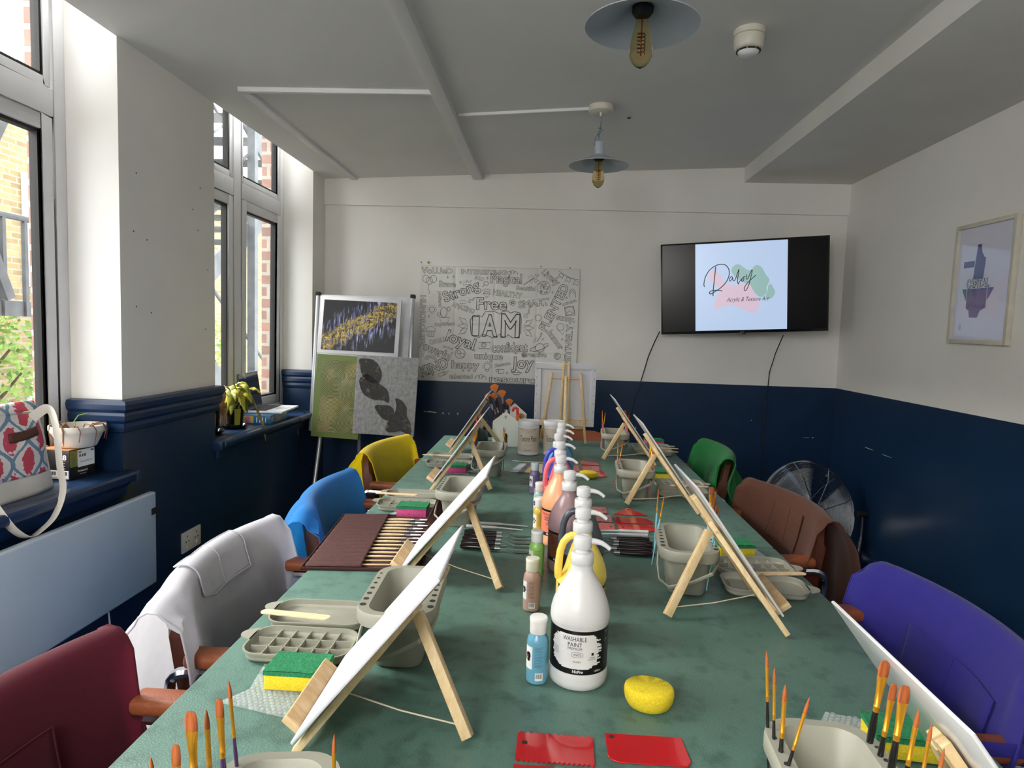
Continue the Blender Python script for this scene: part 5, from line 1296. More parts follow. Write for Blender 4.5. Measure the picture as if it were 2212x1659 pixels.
    for i in range(7): a = R(i * 51); circ(grey, 1408 + 22 * math.cos(a), 1205 + 22 * math.sin(a), 9, n=8, th=.0009)
    line(ink, [(625, 570), (690, 565), (692, 600), (628, 603)], .001, True); line(ink, [(715, 580), (750, 590), (735, 555), (775, 560), (800, 528)], .0022)
    line(ink, [(1450, 635), (1440, 690), (1405, 725), (1395, 705), (1390, 748), (1440, 748), (1420, 735), (1455, 690)], .001, True)
    line(ink, [(380, 1475), (450, 1435), (510, 1430), (470, 1475), (400, 1500)], .0013, True); circ(ink, 455, 1460, 12)
    line(ink, [(1610, 925), (1545, 1000), (1510, 1050), (1560, 1030), (1612, 940)], .0013, True)
    for X, Y in ((470, 295), (625, 350), (945, 290), (1545, 240), (255, 770), (1890, 500), (1855, 1000), (1628, 1005), (812, 1165), (1308, 1185), (320, 1485), (1212, 1428), (1720, 440), (540, 285)): line(ink, [(X, Y - 16), (X + 4, Y - 4), (X + 14, Y), (X + 4, Y + 4), (X, Y + 16), (X - 4, Y + 4), (X - 14, Y), (X - 4, Y - 4)], .0010, True)
    obj('outlined_lettering', grey, mat('poster_grey', '#4c4b4d', .7), sh); obj('doodles', ink, mat('poster_ink', '#2b2a2c', .7), sh)
    pin = mat('pin_brass', '#c0a152', .3, metal=.7)
    for x, z, mt in ((.055, .785, pin), (.80, .775, blackcab), (.99, .772, blackcab), (.008, .785, blackcab)):
        o = obj('push_pin', MB().ell((-.0, -.004, 0), .008 if mt is pin else .004, 6), mt, loc=(-.915 + x, YB - .004, .985 + z))
        tag(o, {.055: 'brass coloured pin above the top left corner of the poster', .80: 'dark pin above the poster near its right end', .99: 'dark pin above the top right corner of the poster', .008: 'dark pin above the leftmost corner of the poster'}[x], 'pin')
poster()

# ------------------------------------------------------------------ framed print on the right wall
def print_frame():
    t = thing('framed_print', 'framed purple and white print on the right wall', 'picture', (XR - .001, 2.99, 1.605))
    t.rotation_euler = (R(.8), 0, 0)
    W, H = .40, .53; fm = mat('frame_cream', '#c9c4b4', .4)
    for a, b in (((-W / 2, -H / 2), (-W / 2 + .018, H / 2)), ((W / 2 - .018, -H / 2), (W / 2, H / 2)), ((-W / 2 + .018, -H / 2), (W / 2 - .018, -H / 2 + .018)), ((-W / 2 + .018, H / 2 - .018), (W / 2 - .018, H / 2))):
        obj('frame', MB().b2((-.022, a[0], a[1]), (0, b[0], b[1])), fm, t, bevel=.001)
    pr = obj('print', MB().b2((-.010, -W / 2 + .016, -H / 2 + .016), (-.004, W / 2 - .016, H / 2 - .016)), mat('print_paper', '#cfcfe0', .12, coat=.7, vary=.01), t)
    pu = mat('print_purple', '#3d3472', .15, coat=.7)
    # u across as seen from the room (0 = end nearest the back wall), v down
    def q(u, v): return (W / 2 - .016 - (W - .032) * u, H / 2 - .016 - (H - .032) * v)
    def shape(p, mt, d=.0108, nm='printed_shape'):
        obj(nm, MB().prism([q(*a) for a in p], 0, .0004, fn=lambda y, z, o: (-d - o, y, z)), mt, pr)
    shape([(.37, .16), (.43, .16), (.45, .23), (.50, .275), (.53, .285), (.51, .46), (.33, .46), (.35, .30)], pu)
    shape([(.13, .30), (.33, .30), (.33, .355), (.13, .355)], pu)
    shape([(.24, .545), (.60, .545), (.60, .715), (.50, .74), (.46, .80), (.32, .80), (.30, .74), (.24, .715)], pu)
    shape([(.14, .545), (.225, .545), (.225, .65)], pu); shape([(.615, .545), (.72, .545), (.615, .65)], pu)
    m = MB(); vs, fs = text('CAPITAL', .152, .040, bold=.05); c_ = q(.42, .50); m.add([(-.0114, c_[0] - v.x, c_[1] + v.y) for v in vs], fs); obj('lettering_shadow', m, pu, pr)
    m = MB(); vs, fs = text('CAPITAL', .146, .034, bold=.0); m.add([(-.0119, c_[0] - v.x, c_[1] + v.y) for v in vs], fs); obj('lettering', m, mat('print_white', '#dddde8', .3), pr)
    m = MB()
    for i in range(6): a = q(.13, .86 + i * .009); b = q(.18, .863 + i * .009); m.b2((-.0112, b[0], b[1]), (-.0106, a[0], a[1]))
    obj('small_print', m, mat('print_grey', '#77728f', .4), pr)
print_frame()

# ------------------------------------------------------------------ ceiling: pendants, detector
lampg = mat('lamp_greyblue', '#a9b1b9', .38, vary=.02)
rosem = mat('rose_cream', '#cfcabb', .4)
amber = mat('amber_glass', '#f2d9a0', .03, trans=1, vary=.01, ior=1.12)
def pendant(label, x, y, zr, zshade, rz=0):
    t = thing('pendant_lamp', label, 'lamp', (x, y, zr), rz)
    obj('ceiling_rose', MB().lathe([(1e-6, -.030), (.052, -.030), (.056, -.027), (.056, -.002), (.054, 0), (1e-6, 0)], n=40), rosem, t)
    obj('cord_grip', MB().lathe([(.0055, -.047), (.0055, -.030)], n=12), rosem, t)
    zt = zshade + .105 - zr
    fl = mat('twisted_flex', '#2a2f3f', .8, col2='#8a90a0', vscale=260, lo=.45, hi=.5)
    m = MB(); m.ring([(0, 0, -.045), (.002, 0, -.075), (.004, .0, -.10), (-.004, .004, -.13), (-.006, 0, zt)], .0035, 8)
    m.ring([(.002, .003, -.09), (-.006, .004, -.12), (-.020, 0, zt + .02), (-.024, 0, zt - .012), (-.018, 0, zt - .02)], .0033, 8)
    m.ring([(-.008, -.004, -.10), (.008, .002, -.104), (.014, 0, -.11)], .002, 6)
    obj('flex', m, fl, t)
    z0 = zshade - zr
    obj('lamp_holder_cover', MB().lathe([(1e-6, z0 + .106), (.020, z0 + .106), (.0225, z0 + .103), (.0225, z0 + .048), (.028, z0 + .044)], n=32), lampg, t)
    sh = MB().lathe([(.0225, z0 + .048), (.034, z0 + .043), (.060, z0 + .030), (.100, z0 + .013), (.1345, z0 + .001), (.1375, z0 - .001), (.1375, z0 - .003), (.1345, z0 - .002), (.099, z0 + .010), (.059, z0 + .027), (.033, z0 + .040), (.022, z0 + .045)], n=64)
    obj('shade', sh, lampg, t)
    obj('lamp_socket', MB().lathe([(1e-6, z0 + .045), (.026, z0 + .042), (.026, z0 + .030), (.018, z0 + .020), (1e-6, z0 + .020)], n=24), seal, t)
    pr = [(.013, z0 + .022), (.0145, z0 + .012), (.020, z0 - .012), (.026, z0 - .038), (.0285, z0 - .058), (.027, z0 - .074), (.021, z0 - .087), (.012, z0 - .096), (.004, z0 - .100), (1e-6, z0 - .102)]
    b = obj('bulb', MB().lathe(pr, n=32), amber, t)
    m = MB(); pts = []
    for i in range(90): a = i * .42; r = .0085; pts.append((r * math.cos(a), r * math.sin(a), z0 - .018 - .05 * i / 90))
    m.ring(pts, .0011, 5); m.ring([(0, 0, z0 + .02), (0, 0, z0 - .072)], .0014, 6); obj('filament', m, mat('filament', '#c06a2a', .4, metal=.3), b)
pendant('grey flat-shaded pendant lamp with an amber bulb near the back wall', .153, 3.12, zc(.153), 2.104)
pendant('grey flat-shaded pendant lamp with an amber bulb at the top of the picture', .150, 1.68, zc(.15), 2.082, .6)
t = thing('smoke_detector', 'white round smoke detector on the ceiling', 'smoke detector', (.603, 2.40, zc(.603)))
obj('base_ring', MB().lathe([(1e-6, -.022), (.049, -.022), (.052, -.020), (.052, 0), (1e-6, 0)], n=40), rosem, t)
obj('housing', MB().lathe([(1e-6, -.068), (.040, -.068), (.046, -.064), (.049, -.055), (.050, -.023), (1e-6, -.022)], n=40), rosem, t)
obj('sensor_cap', MB().lathe([(1e-6, -.088), (.020, -.088), (.028, -.084), (.036, -.074), (.036, -.0735)], n=32), upvc, t)
for q in range(8):
    a = q * math.pi / 4; obj('vent', MB().box((.0372 * math.cos(a), .0372 * math.sin(a), -.0715), (.005, .022, .004), Matrix.Rotation(a, 3, 'Z')), seal, t)
tag(obj('ceiling_hook', MB().ring([(.008 * math.cos(q * .5), .008 * math.sin(q * .5), 0) for q in range(13)], .0015, 6, closed=True), seal, loc=(.30, 3.30, zc(.30) - .002)), 'tiny dark ring on the ceiling beside the far lamp', 'hook')

# ------------------------------------------------------------------ display easel with three paintings
alum = mat('aluminium', '#b5b9bd', .32, metal=.6, vary=.03)
def paint_mat(kind):
    m = bpy.data.materials.new('painting_' + kind); m.use_nodes = True; n = m.node_tree.nodes; L = m.node_tree.links
    b = n['Principled BSDF']; b.inputs['Roughness'].default_value = .45
    t = n.new('ShaderNodeTexCoord'); sep = n.new('ShaderNodeSeparateXYZ'); L.new(t.outputs['Object'], sep.inputs[0])
    def math_(op, a, b_=None, clamp=False):
        k = n.new('ShaderNodeMath'); k.operation = op; k.use_clamp = bool(clamp)
        for i, v in enumerate((a, b_)):
            if v is None: continue
            if isinstance(v, (int, float)): k.inputs[i].default_value = v
            else: L.new(v, k.inputs[i])
        return k.outputs[0]
    def noise_(sc, det=5, scale=(1, 1, 1), rough=.6):
        mp = n.new('ShaderNodeMapping'); mp.inputs['Scale'].default_value = scale; L.new(t.outputs['Object'], mp.inputs[0])
        z = n.new('ShaderNodeTexNoise'); z.inputs['Scale'].default_value = sc; z.inputs['Detail'].default_value = det; z.inputs['Roughness'].default_value = rough; L.new(mp.outputs[0], z.inputs[0]); return z.outputs[0]
    def ramp(f, a, b_, c1, c2):
        r = n.new('ShaderNodeValToRGB'); L.new(f, r.inputs[0]); r.color_ramp.elements[0].position = a; r.color_ramp.elements[1].position = b_
        r.color_ramp.elements[0].color = c1; r.color_ramp.elements[1].color = c2; return r.outputs[0]
    def mix(f, a, b_):
        k = n.new('ShaderNodeMix'); k.data_type = 'RGBA'; L.new(f, k.inputs[0])
        for i, v in ((6, a), (7, b_)):
            if isinstance(v, tuple): k.inputs[i].default_value = v
            else: L.new(v, k.inputs[i])
        return k.outputs[2]
    X, Z = sep.outputs[0], sep.outputs[2]
    W1, K1 = (1, 1, 1, 1), (0, 0, 0, 1)
    if kind == 'gold':      # diagonal band of gold flakes over blue and white strokes on black (local x -.2..+.2, z -.15..+.15)
        d = math_('ABSOLUTE', math_('SUBTRACT', Z, math_('MULTIPLY', X, .52)))
        dn = math_('ADD', d, math_('MULTIPLY', math_('SUBTRACT', noise_(14, 4), .5), .16))
        band = ramp(dn, .045, .07, W1, K1); flakes = ramp(noise_(42, 9, rough=.85), .47, .51, K1, W1)
        gold = math_('MULTIPLY', band, flakes)
        strokes = math_('MULTIPLY', ramp(noise_(34, 5, (2.2, 1, .32)), .50, .62, K1, W1), ramp(dn, .10, .16, W1, K1))
        c = mix(strokes, lin('#0b0b12'), ramp(noise_(60, 3, (2, 1, .3)), .42, .6, lin('#38419c'), lin('#b9bccb')))
        c = mix(gold, c, ramp(noise_(120, 4), .35, .65, lin('#7a5c1c'), lin('#e3c766')))
        L.new(c, b.inputs['Base Color']); h = gold
    elif kind == 'green':   # overlapping combed arcs, gold in the grooves
        hs = None; cs = [(-.015, .115), (-.035, -.105), (.09, .045), (.075, -.14)]; prev = None; dist = None
        def dd(cx_, cz_):
            return math_('SQRT', math_('ADD', math_('POWER', math_('SUBTRACT', X, cx_), 2), math_('POWER', math_('SUBTRACT', Z, cz_), 2)))
        cur = dd(-.02, .12)
        for cx_, cz_, rr in ((.12, .02, .12), (-.06, -.03, .0), (-.03, -.13, .135), (.10, -.15, .10)):
            if rr == 0: continue
            q = dd(cx_, cz_); k = math_('LESS_THAN', q, rr)
            mx = n.new('ShaderNodeMix'); mx.data_type = 'FLOAT'; L.new(k, mx.inputs[0]); L.new(cur, mx.inputs[2]); L.new(q, mx.inputs[3]); cur = mx.outputs[0]
        wv = math_('SINE', math_('MULTIPLY', math_('ADD', cur, math_('MULTIPLY', noise_(9, 3), .012)), 820))
        inside = math_('MULTIPLY', math_('MULTIPLY', math_('LESS_THAN', math_('ABSOLUTE', math_('SUBTRACT', X, .012)), .118), math_('LESS_THAN', math_('ABSOLUTE', Z), .215)), 1.0)
        r = ramp(wv, .35, .75, lin('#3d4c24'), lin('#8a8850'))
        r = mix(ramp(noise_(7, 4), .48, .58, K1, W1), r, ramp(wv, .3, .8, lin('#51562c'), lin('#b09c66')))
        c = mix(inside, lin('#5b6a2e'), r); L.new(c, b.inputs['Base Color']); h = math_('MULTIPLY', wv, inside)
    elif kind == 'silver':
        h = noise_(55, 6, (1, 1, .8), .7); L.new(ramp(h, .3, .7, lin('#6f7073'), lin('#a4a5a8')), b.inputs['Base Color'])
    else:                   # black swirls with gold and grey rubbed over
        h = noise_(40, 5); c = mix(ramp(noise_(26, 5, (1, 1, 1), .7), .56, .66, K1, W1), lin('#0e0d0d'), ramp(noise_(18, 2), .45, .55, lin('#6b5527'), lin('#5e5e60'))); L.new(c, b.inputs['Base Color'])
    bp = n.new('ShaderNodeBump'); bp.inputs['Strength'].default_value = .3 if kind == 'green' else .9; bp.inputs['Distance'].default_value = .004 if kind == 'silver' else .002
    L.new(h, bp.inputs['Height']); L.new(bp.outputs[0], b.inputs['Normal']); return m
def flip():
    t = thing('display_easel', 'aluminium flipchart easel standing in the back left corner', 'easel', (-1.16, 3.98, 0))
    lean = R(-8); Rm = Matrix.Rotation(lean, 3, 'X')
    brd = MB(); brd.box((0, 0, 0), (.60, .018, .86)); M = Matrix.Translation((-.05, .10, 1.10)) @ Rm.to_4x4()
    obj('board', brd.xf(M), mat('board_white', '#cfd2d4', .3), t, bevel=.003)
    for x in (-.302, .302):
        m = MB().box((x, -.002, 0), (.022, .028, .862)); obj('edge_channel', m.xf(M), alum, t, bevel=.004)
        m = MB().box((x, -.002, .434), (.030, .034, .024)); obj('corner_cap', m.xf(M), seal, t, bevel=.004)
    m = MB().box((.02, -.035, -.42), (.56, .075, .012)); obj('pen_tray', m.xf(M), seal, t, bevel=.003)
    for p0, p1 in (((-.26, -.02, .74), (-.27, -.26, 0)), ((.26, -.02, .74), (.36, -.24, 0)), ((-.05, .06, .78), (-.10, .22, 0))):
        obj('leg', MB().ring([p0, p1], .0125, 10), alum, t)
flip()
def painting(label, c, w, h, kind, lean, rz=0, frame=False):
    t = thing('painting', label, 'painting', c); t.rotation_euler = (R(lean), R(rz), 0)
    m = MB().b2((-w / 2, 0, -h / 2), (w / 2, .018, h / 2)); side = {'gold': canvasw, 'green': mat('side_green', '#5b6a2e', .6), 'silver': canvasw}[kind]
    obj('canvas', m, side, t, bevel=.001)
    a = .012 if kind == 'gold' else (.0 if kind == 'green' else .0)
    if kind == 'gold':
        obj('painted_face', MB().b2((-w / 2 + .025, -.0012, -h / 2 + .022), (w / 2 - .025, .0002, h / 2 - .022)), paint_mat(kind), t)
    else:
        obj('painted_face', MB().b2((-w / 2 + .001, -.0012, -h / 2 + .001), (w / 2 - .001, .0002, h / 2 - .001)), paint_mat(kind), t)
    return t
painting('black, blue and gold abstract painting with a white border', (-1.205, 3.985, 1.335), .502, .352, 'gold', -8, 1.2)
painting('green textured painting of combed swirls', (-1.285, 3.835, .915), .285, .492, 'green', -6, 2.2)
p = painting('silver painting with black swirling crescents', (-.990, 3.800, .935), .362, .462, 'silver', -6, 1.5)
bm_ = paint_mat('swirl')
def crescent(pts):
    P = [Vector((a, b_, 0)) for a, b_ in pts]; N = len(P); o = []
    for i in range(N):
        a, b_, c, d = P[i - 1], P[i], P[(i + 1) % N], P[(i + 2) % N]
        for f in (0, .25, .5, .75): o.append(.5 * ((2 * b_) + (c - a) * f + (2 * a - 5 * b_ + 4 * c - d) * f * f + (3 * b_ - a - 3 * c + d) * f ** 3))
    # picture 500..1015 wide, 620..1240 tall in the measured view
    obj('black_swirl', MB().prism([(((q.x - 752) / 515) * .362, ((930 - q.y) / 620) * .462) for q in o], 0, .003, fn=lambda x, z, k: (x, -.0010 - k, z)), bm_, p, bevel=.0008, seg=1)
crescent([(513, 660), (560, 648), (640, 660), (695, 720), (710, 785), (690, 830), (640, 840), (560, 800), (530, 740)])
crescent([(545, 790), (600, 770), (690, 835), (760, 880), (785, 940), (780, 985), (740, 970), (650, 965), (570, 930), (535, 870), (525, 820)])
crescent([(670, 1015), (740, 1005), (800, 1010), (835, 1050), (810, 1115), (750, 1115), (700, 1070)])
crescent([(838, 950), (890, 960), (935, 1010), (945, 1080), (980, 1140), (985, 1215), (950, 1220), (900, 1200), (830, 1215), (775, 1200), (790, 1130), (840, 1060), (850, 1000)])

# ------------------------------------------------------------------ floor fan
def fan():
    t = thing('floor_fan', 'round chrome floor fan in the right-hand corner behind the brown apron', 'fan', (1.478, 3.84, 0))
    rr = .288; M = Matrix.Translation((0, 0, .345)) @ Matrix.Rotation(R(-14), 4, 'X') @ Matrix.Rotation(R(12), 4, 'Z')
    cir = lambda r, y, n=48: [(r * math.cos(q / n * 2 * math.pi), y, r * math.sin(q / n * 2 * math.pi)) for q in range(n)]
    g = MB()
    for i in range(34):
        f = i / 33; g.ring(cir(.055 + (rr - .055) * f, -.075 + .055 * f ** 3, 48), .0014, 5, closed=True)
    obj('front_grille', g.xf(M), chrome, t); g = MB()
    for i in range(0, 24, 2):
        f = i / 23; g.ring(cir(.055 + (rr - .055) * f, .075 - .055 * f ** 3, 40), .0013, 5, closed=True)
    for q in range(8):
        a = q * math.pi / 4; c_, s_ = math.cos(a), math.sin(a)
        g.ring([(c_ * .05, .075, s_ * .05), (c_ * .2, .068, s_ * .2), (c_ * rr, .02, s_ * rr)], .003, 6)
    obj('rear_grille', g.xf(M), chrome, t); g = MB()
    for q in range(8):
        a = q * math.pi / 4 + .3; c_, s_ = math.cos(a), math.sin(a)
        g.ring([(c_ * .05, -.077, s_ * .05), (c_ * .2, -.070, s_ * .2), (c_ * rr, -.02, s_ * rr)], .0032, 6)
    obj('grille_spokes', g.xf(M), chrome, t)
    obj('rim', MB().ring(cir(rr, 0, 64), .009, 8, closed=True, flat=(1, 2.2)).xf(M), chrome, t)
    obj('hub_badge', MB().lathe([(1e-6, .006), (.05, .004), (.055, 0), (1e-6, 0)], n=32).xf(M @ Matrix.Translation((0, -.076, 0)) @ Matrix.Rotation(R(90), 4, 'X')), chrome, t)
    obj('motor', MB().cyl((0, .0, 0), (0, .09, 0), .055, .045, 24).xf(M), seal, t)
    for q in range(3):
        def bl(u, v, q=q):
            a = q * 2.094 + (v - .5) * (.95 + .3 * u); r = .045 + .205 * u
            return (r * math.cos(a), -.02 + .05 * (v - .5) * (1.2 - .4 * u), r * math.sin(a))
        obj('fan_blade', MB().grid(bl, 8, 10).xf(M), alum, t, solid=.002)
    pts = [(-.315, .0, .345), (-.325, .02, .2), (-.325, .03, .05), (-.315, .06, .016), (-.28, .20, .014), (.0, .26, .014), (.28, .20, .014), (.315, .06, .016), (.325, .03, .05), (.325, .02, .2), (.315, 0, .345)]
    obj('stand', MB().ring(pts, .012, 10), chrome, t)
    obj('stand', MB().ring([(-.31, .06, .014), (-.27, -.20, .014), (.27, -.20, .014), (.31, .06, .014)], .012, 10), chrome, t)
    for sg in (-1, 1): obj('pivot_knob', MB().cyl((sg * .288, 0, .345), (sg * .335, 0, .345), .016, n=16), seal, t)
fan()
# ------------------------------------------------------------------ things on the near sill
SZ = .7905
def bagprint():
    m = bpy.data.materials.new('bag_print'); m.use_nodes = True; n = m.node_tree.nodes; L = m.node_tree.links; b = n['Principled BSDF']; b.inputs['Roughness'].default_value = .9
    t = n.new('ShaderNodeTexCoord'); sp = n.new('ShaderNodeSeparateXYZ'); L.new(t.outputs['Object'], sp.inputs[0])
    def M_(op, a, c=None):
        k = n.new('ShaderNodeMath'); k.operation = op
        for i, v in enumerate((a, c)):
            if v is None: continue
            if isinstance(v, (int, float)): k.inputs[i].default_value = v
            else: L.new(v, k.inputs[i])
        return k.outputs[0]
    nz = n.new('ShaderNodeTexNoise'); nz.inputs['Scale'].default_value = 90; nz.inputs['Detail'].default_value = 3; L.new(t.outputs['Object'], nz.inputs[0])
    wob = M_('MULTIPLY', M_('SUBTRACT', nz.outputs[0], .5), .30)
    # wavy vertical bands with a leaf cluster in each opening (ogee lattice)
    U = M_('MULTIPLY', sp.outputs[1], 8.5); V = M_('MULTIPLY', sp.outputs[2], 7.0)
    w1 = M_('MULTIPLY', M_('SINE', M_('MULTIPLY', V, 6.283)), .25)
    fr = M_('PINGPONG', M_('ADD', U, w1), .5)
    fr2 = M_('PINGPONG', M_('SUBTRACT', M_('ADD', U, .5), w1), .5)
    band = M_('MAXIMUM', M_('LESS_THAN', M_('ADD', fr, M_('MULTIPLY', wob, .25)), .075), M_('LESS_THAN', M_('ADD', fr2, M_('MULTIPLY', wob, .25)), .055))
    # clusters
    def clus(o):
        cu = M_('SUBTRACT', M_('FRACT', M_('ADD', U, 1.5 - o)), .5); cv = M_('SUBTRACT', M_('FRACT', M_('ADD', V, 1.5 - o)), .5)
        return M_('SQRT', M_('ADD', M_('POWER', M_('MULTIPLY', cu, 1.25), 2), M_('POWER', M_('MULTIPLY', cv, .85), 2)))
    d = M_('ADD', M_('MINIMUM', clus(.25), clus(.75)), wob)
    cl = M_('LESS_THAN', d, .245)
    def mix(f, a, c):
        k = n.new('ShaderNodeMix'); k.data_type = 'RGBA'; L.new(f, k.inputs[0])
        for i, v in ((6, a), (7, c)):
            if isinstance(v, tuple): k.inputs[i].default_value = v
            else: L.new(v, k.inputs[i])
        return k.outputs[2]
    c = mix(cl, lin('#dcd6cf'), lin('#c2485a')); c = mix(band, c, lin('#6f8aa0')); L.new(c, b.inputs['Base Color']); return m
linen = mat('linen_white', '#ddd7cb', .9, vary=.03, bump=.4, bscale=500)
def bag():
    t = thing('tote_bag', 'white tote bag with red and blue floral print on the near sill', 'bag', (-1.655, 1.80, SZ))
    t.rotation_euler = (0, 0, R(-4))
    def side(sx, grow=0):
        def fn(u, v):
            y = -.24 + .46 * u; z = .265 * v
            th = .062 * (math.sin(math.pi * min(1, max(0, u))) ** .45) * (1 - .55 * v) * (1 - .0 * v)
            z += .012 * math.sin(u * 6) * v - .02 * abs(u - .5) * v
            pull = .035 * v * (u - .5) * -1
            x = sx * (th + grow) + .01 * noise.noise(Vector((y * 9, z * 9, sx))) + .008 * v
            return (x, y * (1 - .16 * v) + pull, z)
        return fn
    m = MB().grid(side(1), 40, 26).grid(side(-1), 40, 26); obj('bag_body', m, linen, t, solid=.002)
    pf = side(1, .003); obj('printed_panel', MB().grid(lambda u, v: pf(.0 + .93 * u, .24 + .76 * v), 40, 22), bagprint(), t, solid=.0006)
    def fold(u, v):     # the top folds over loosely
        a, b_ = side(1, .004)(.02 + .93 * u, 1), side(-1)(.02 + .93 * u, 1)
        q = [a[i] + (b_[i] - a[i]) * v for i in range(3)]; q[2] += .030 * math.sin(math.pi * v) + .008 * math.sin(u * 9); return tuple(q)
    obj('top_fold', MB().grid(fold, 30, 10), bagprint(), t, solid=.001)
    tf = side(1, .0055)
    def tagf(u, v):
        uu = .585 + .30 * u; return tf(uu, .80 + .075 * (u - .5) + .11 * (v - .5) - .05)
    obj('leather_tag', MB().grid(tagf, 8, 4), mat('tag_leather', '#4a2a1c', .5), t, solid=.0015)
    def strap(pts, nm):
        P = [Vector(p) for p in pts]; o = []; N = len(P)
        for i in range(N - 1):
            a, b_, c, d = P[max(i - 1, 0)], P[i], P[i + 1], P[min(i + 2, N - 1)]
            for f in (0, .125, .25, .375, .5, .625, .75, .875): o.append(.5 * ((2 * b_) + (c - a) * f + (2 * a - 5 * b_ + 4 * c - d) * f * f + (3 * b_ - a - 3 * c + d) * f ** 3))
        obj(nm, MB().ring(o, .0145, 8, flat=(1, .10)), linen, t)
    strap([(.05, .10, .235), (.075, .13, .262), (.105, .125, .22), (.135, .105, .10), (.150, .098, .02), (.156, .06, -.045), (.150, .015, -.078), (.152, -.03, -.085), (.150, -.075, -.05), (.135, -.105, .01), (.10, -.13, .10), (.062, -.16, .20)], 'strap')
bag()
def boxed():
    t = thing('printed_box', 'black printed cardboard box with the number 18 on the near sill', 'box', (-1.625, 2.085, SZ), R(-4))
    bk = mat('card_black', '#141114', .35, coat=.2); X0, X1, Y0, Y1, H = -.112, .0, .0, .112, .100
    b = obj('carton', MB().b2((X0, Y0, 0), (X1, Y1, H)), bk, t, bevel=.0015)
    obj('lid_panel', MB().b2((X0 - .001, Y0 - .001, H + .0002), (X1 + .001, Y1 + .001, H + .002)), mat('card_top', '#c08a4a', .4, col2='#a83a35', vscale=14), t)
    obj('picture_panel', MB().b2((X1 + .0002, Y0 + .002, .042), (X1 + .0008, Y0 + .042, H - .003)), mat('card_picture', '#5f7a3c', .4, col2='#b0703a', vscale=30), b)
    obj('white_sticker', MB().b2((X1 + .0009, Y0 + .034, .038), (X1 + .0014, Y1 - .003, H - .004)), inkw, b)
    m = MB()
    def side(bd, w, h, y, z, x=X1 + .0017, bold=0):
        vs, fs = text(bd, w, h, bold=bold); m.add([(x, y + v.x, z + v.y) for v in vs], fs)
    for i in range(3): m.b2((X1 + .0015, Y0 + .040 + i * .011, .072), (X1 + .0018, Y0 + .048 + i * .011, .081))
    m.b2((X1 + .0015, Y0 + .038, .086), (X1 + .0018, Y0 + .050, .091)); m.b2((X1 + .0015, Y1 - .02, .086), (X1 + .0018, Y1 - .006, .092))
    side('TRANSPERFECT', .058, .006, Y0 + .071, .055); obj('sticker_marks', m, inkg, b)
    m = MB(); side('Fantasory', .044, .009, Y0 + .056, .024, X1 + .0008, .02); side('COFFEE ROASTERS', .028, .003, Y0 + .056, .014, X1 + .0008)
    vs, fs = text('18', .022, .018, bold=.03); m.add([(X1 - .022 + v.x, -.0006, .076 + v.y) for v in vs], fs)
    for i in range(3):
        m.b2((X1 - .038, -.0007, .056 - i * .009), (X1 - .016, -.0001, .0572 - i * .009)); m.b2((X0 + .006, -.0007, .058 - i * .009), (X0 + .03, -.0001, .0594 - i * .009))
    obj('white_lettering', m, inkw, b)
    obj('red_underline', MB().b2((X1 - .034, -.0008, .0625), (X1 - .011, -.0001, .0645)), mat('under_red', '#b8322f', .5), b)
    lb = obj('barcode_label', MB().b2((X1 - .075, -.0008, .004), (X1 - .004, -.0001, .032)), inkw, b); m = MB()
    for i in range(18):
        if 5 < i < 10: continue
        m.b2((X1 - .070 + i * .0034, -.0013, .016), (X1 - .070 + i * .0034 + .0014 + (i % 3) * .0005, -.0007, .028))
    m.b2((X1 - .070, -.0013, .008), (X1 - .045, -.0007, .0095)); obj('barcode', m, inkk, lb)
boxed()
def bowl():
    t = thing('bowl_planter', 'white bowl planter with dry twigs standing on the printed box', 'planter', (-1.672, 2.262 - .108, SZ))
    t.location = (-1.668, 2.255 - .02 - .0, SZ); 
    # stands in the corner by the pier, behind the box
    t.location = (-1.652, 2.163, SZ + .1024)
    m = MB().lathe([(1e-6, 0), (.050, 0), (.056, .003), (.068, .030), (.074, .044), (.082, .052), (.085, .060), (.085, .074), (.080, .074), (.078, .062), (.066, .040), (.060, .030), (1e-6, .028)], n=48)
    obj('bowl', m, mat('bowl_white', '#dcd6cb', .4), t)
    obj('soil', MB().lathe([(.066, .042), (.05, .046), (1e-6, .048)], n=24), mat('soil', '#4d3a2b', .95, vary=.3, vscale=60, bump=1, bscale=120), t)
    rnd = random.Random(3); tw = mat('twig', '#7d5238', .8, vary=.2, vscale=60)
    for i in range(9):
        a = rnd.uniform(0, 6.28) if i > 4 else R(-95 + i * 32); m = MB()
        m.ring([(.02 * math.cos(a), .02 * math.sin(a), .046), (.055 * math.cos(a), .055 * math.sin(a), .075 + rnd.uniform(0, .012)), (.084 * math.cos(a + .15), .084 * math.sin(a + .15), .079), (.090 * math.cos(a + .25), .090 * math.sin(a + .25), .060), (.084 * math.cos(a + .2), .084 * math.sin(a + .2), .022 + rnd.uniform(-.01, .01))], [.0022, .002, .0018, .0016, .001], 6)
        obj('twig', m, tw, t)
    obj('green_shoot', MB().ring([(0, 0, .045), (-.012, 0, .085), (-.004, .01, .105), (.022, .02, .112)], [.0022, .002, .0018, .001], 6), mat('shoot', '#7d9a3c', .6), t)
bowl()
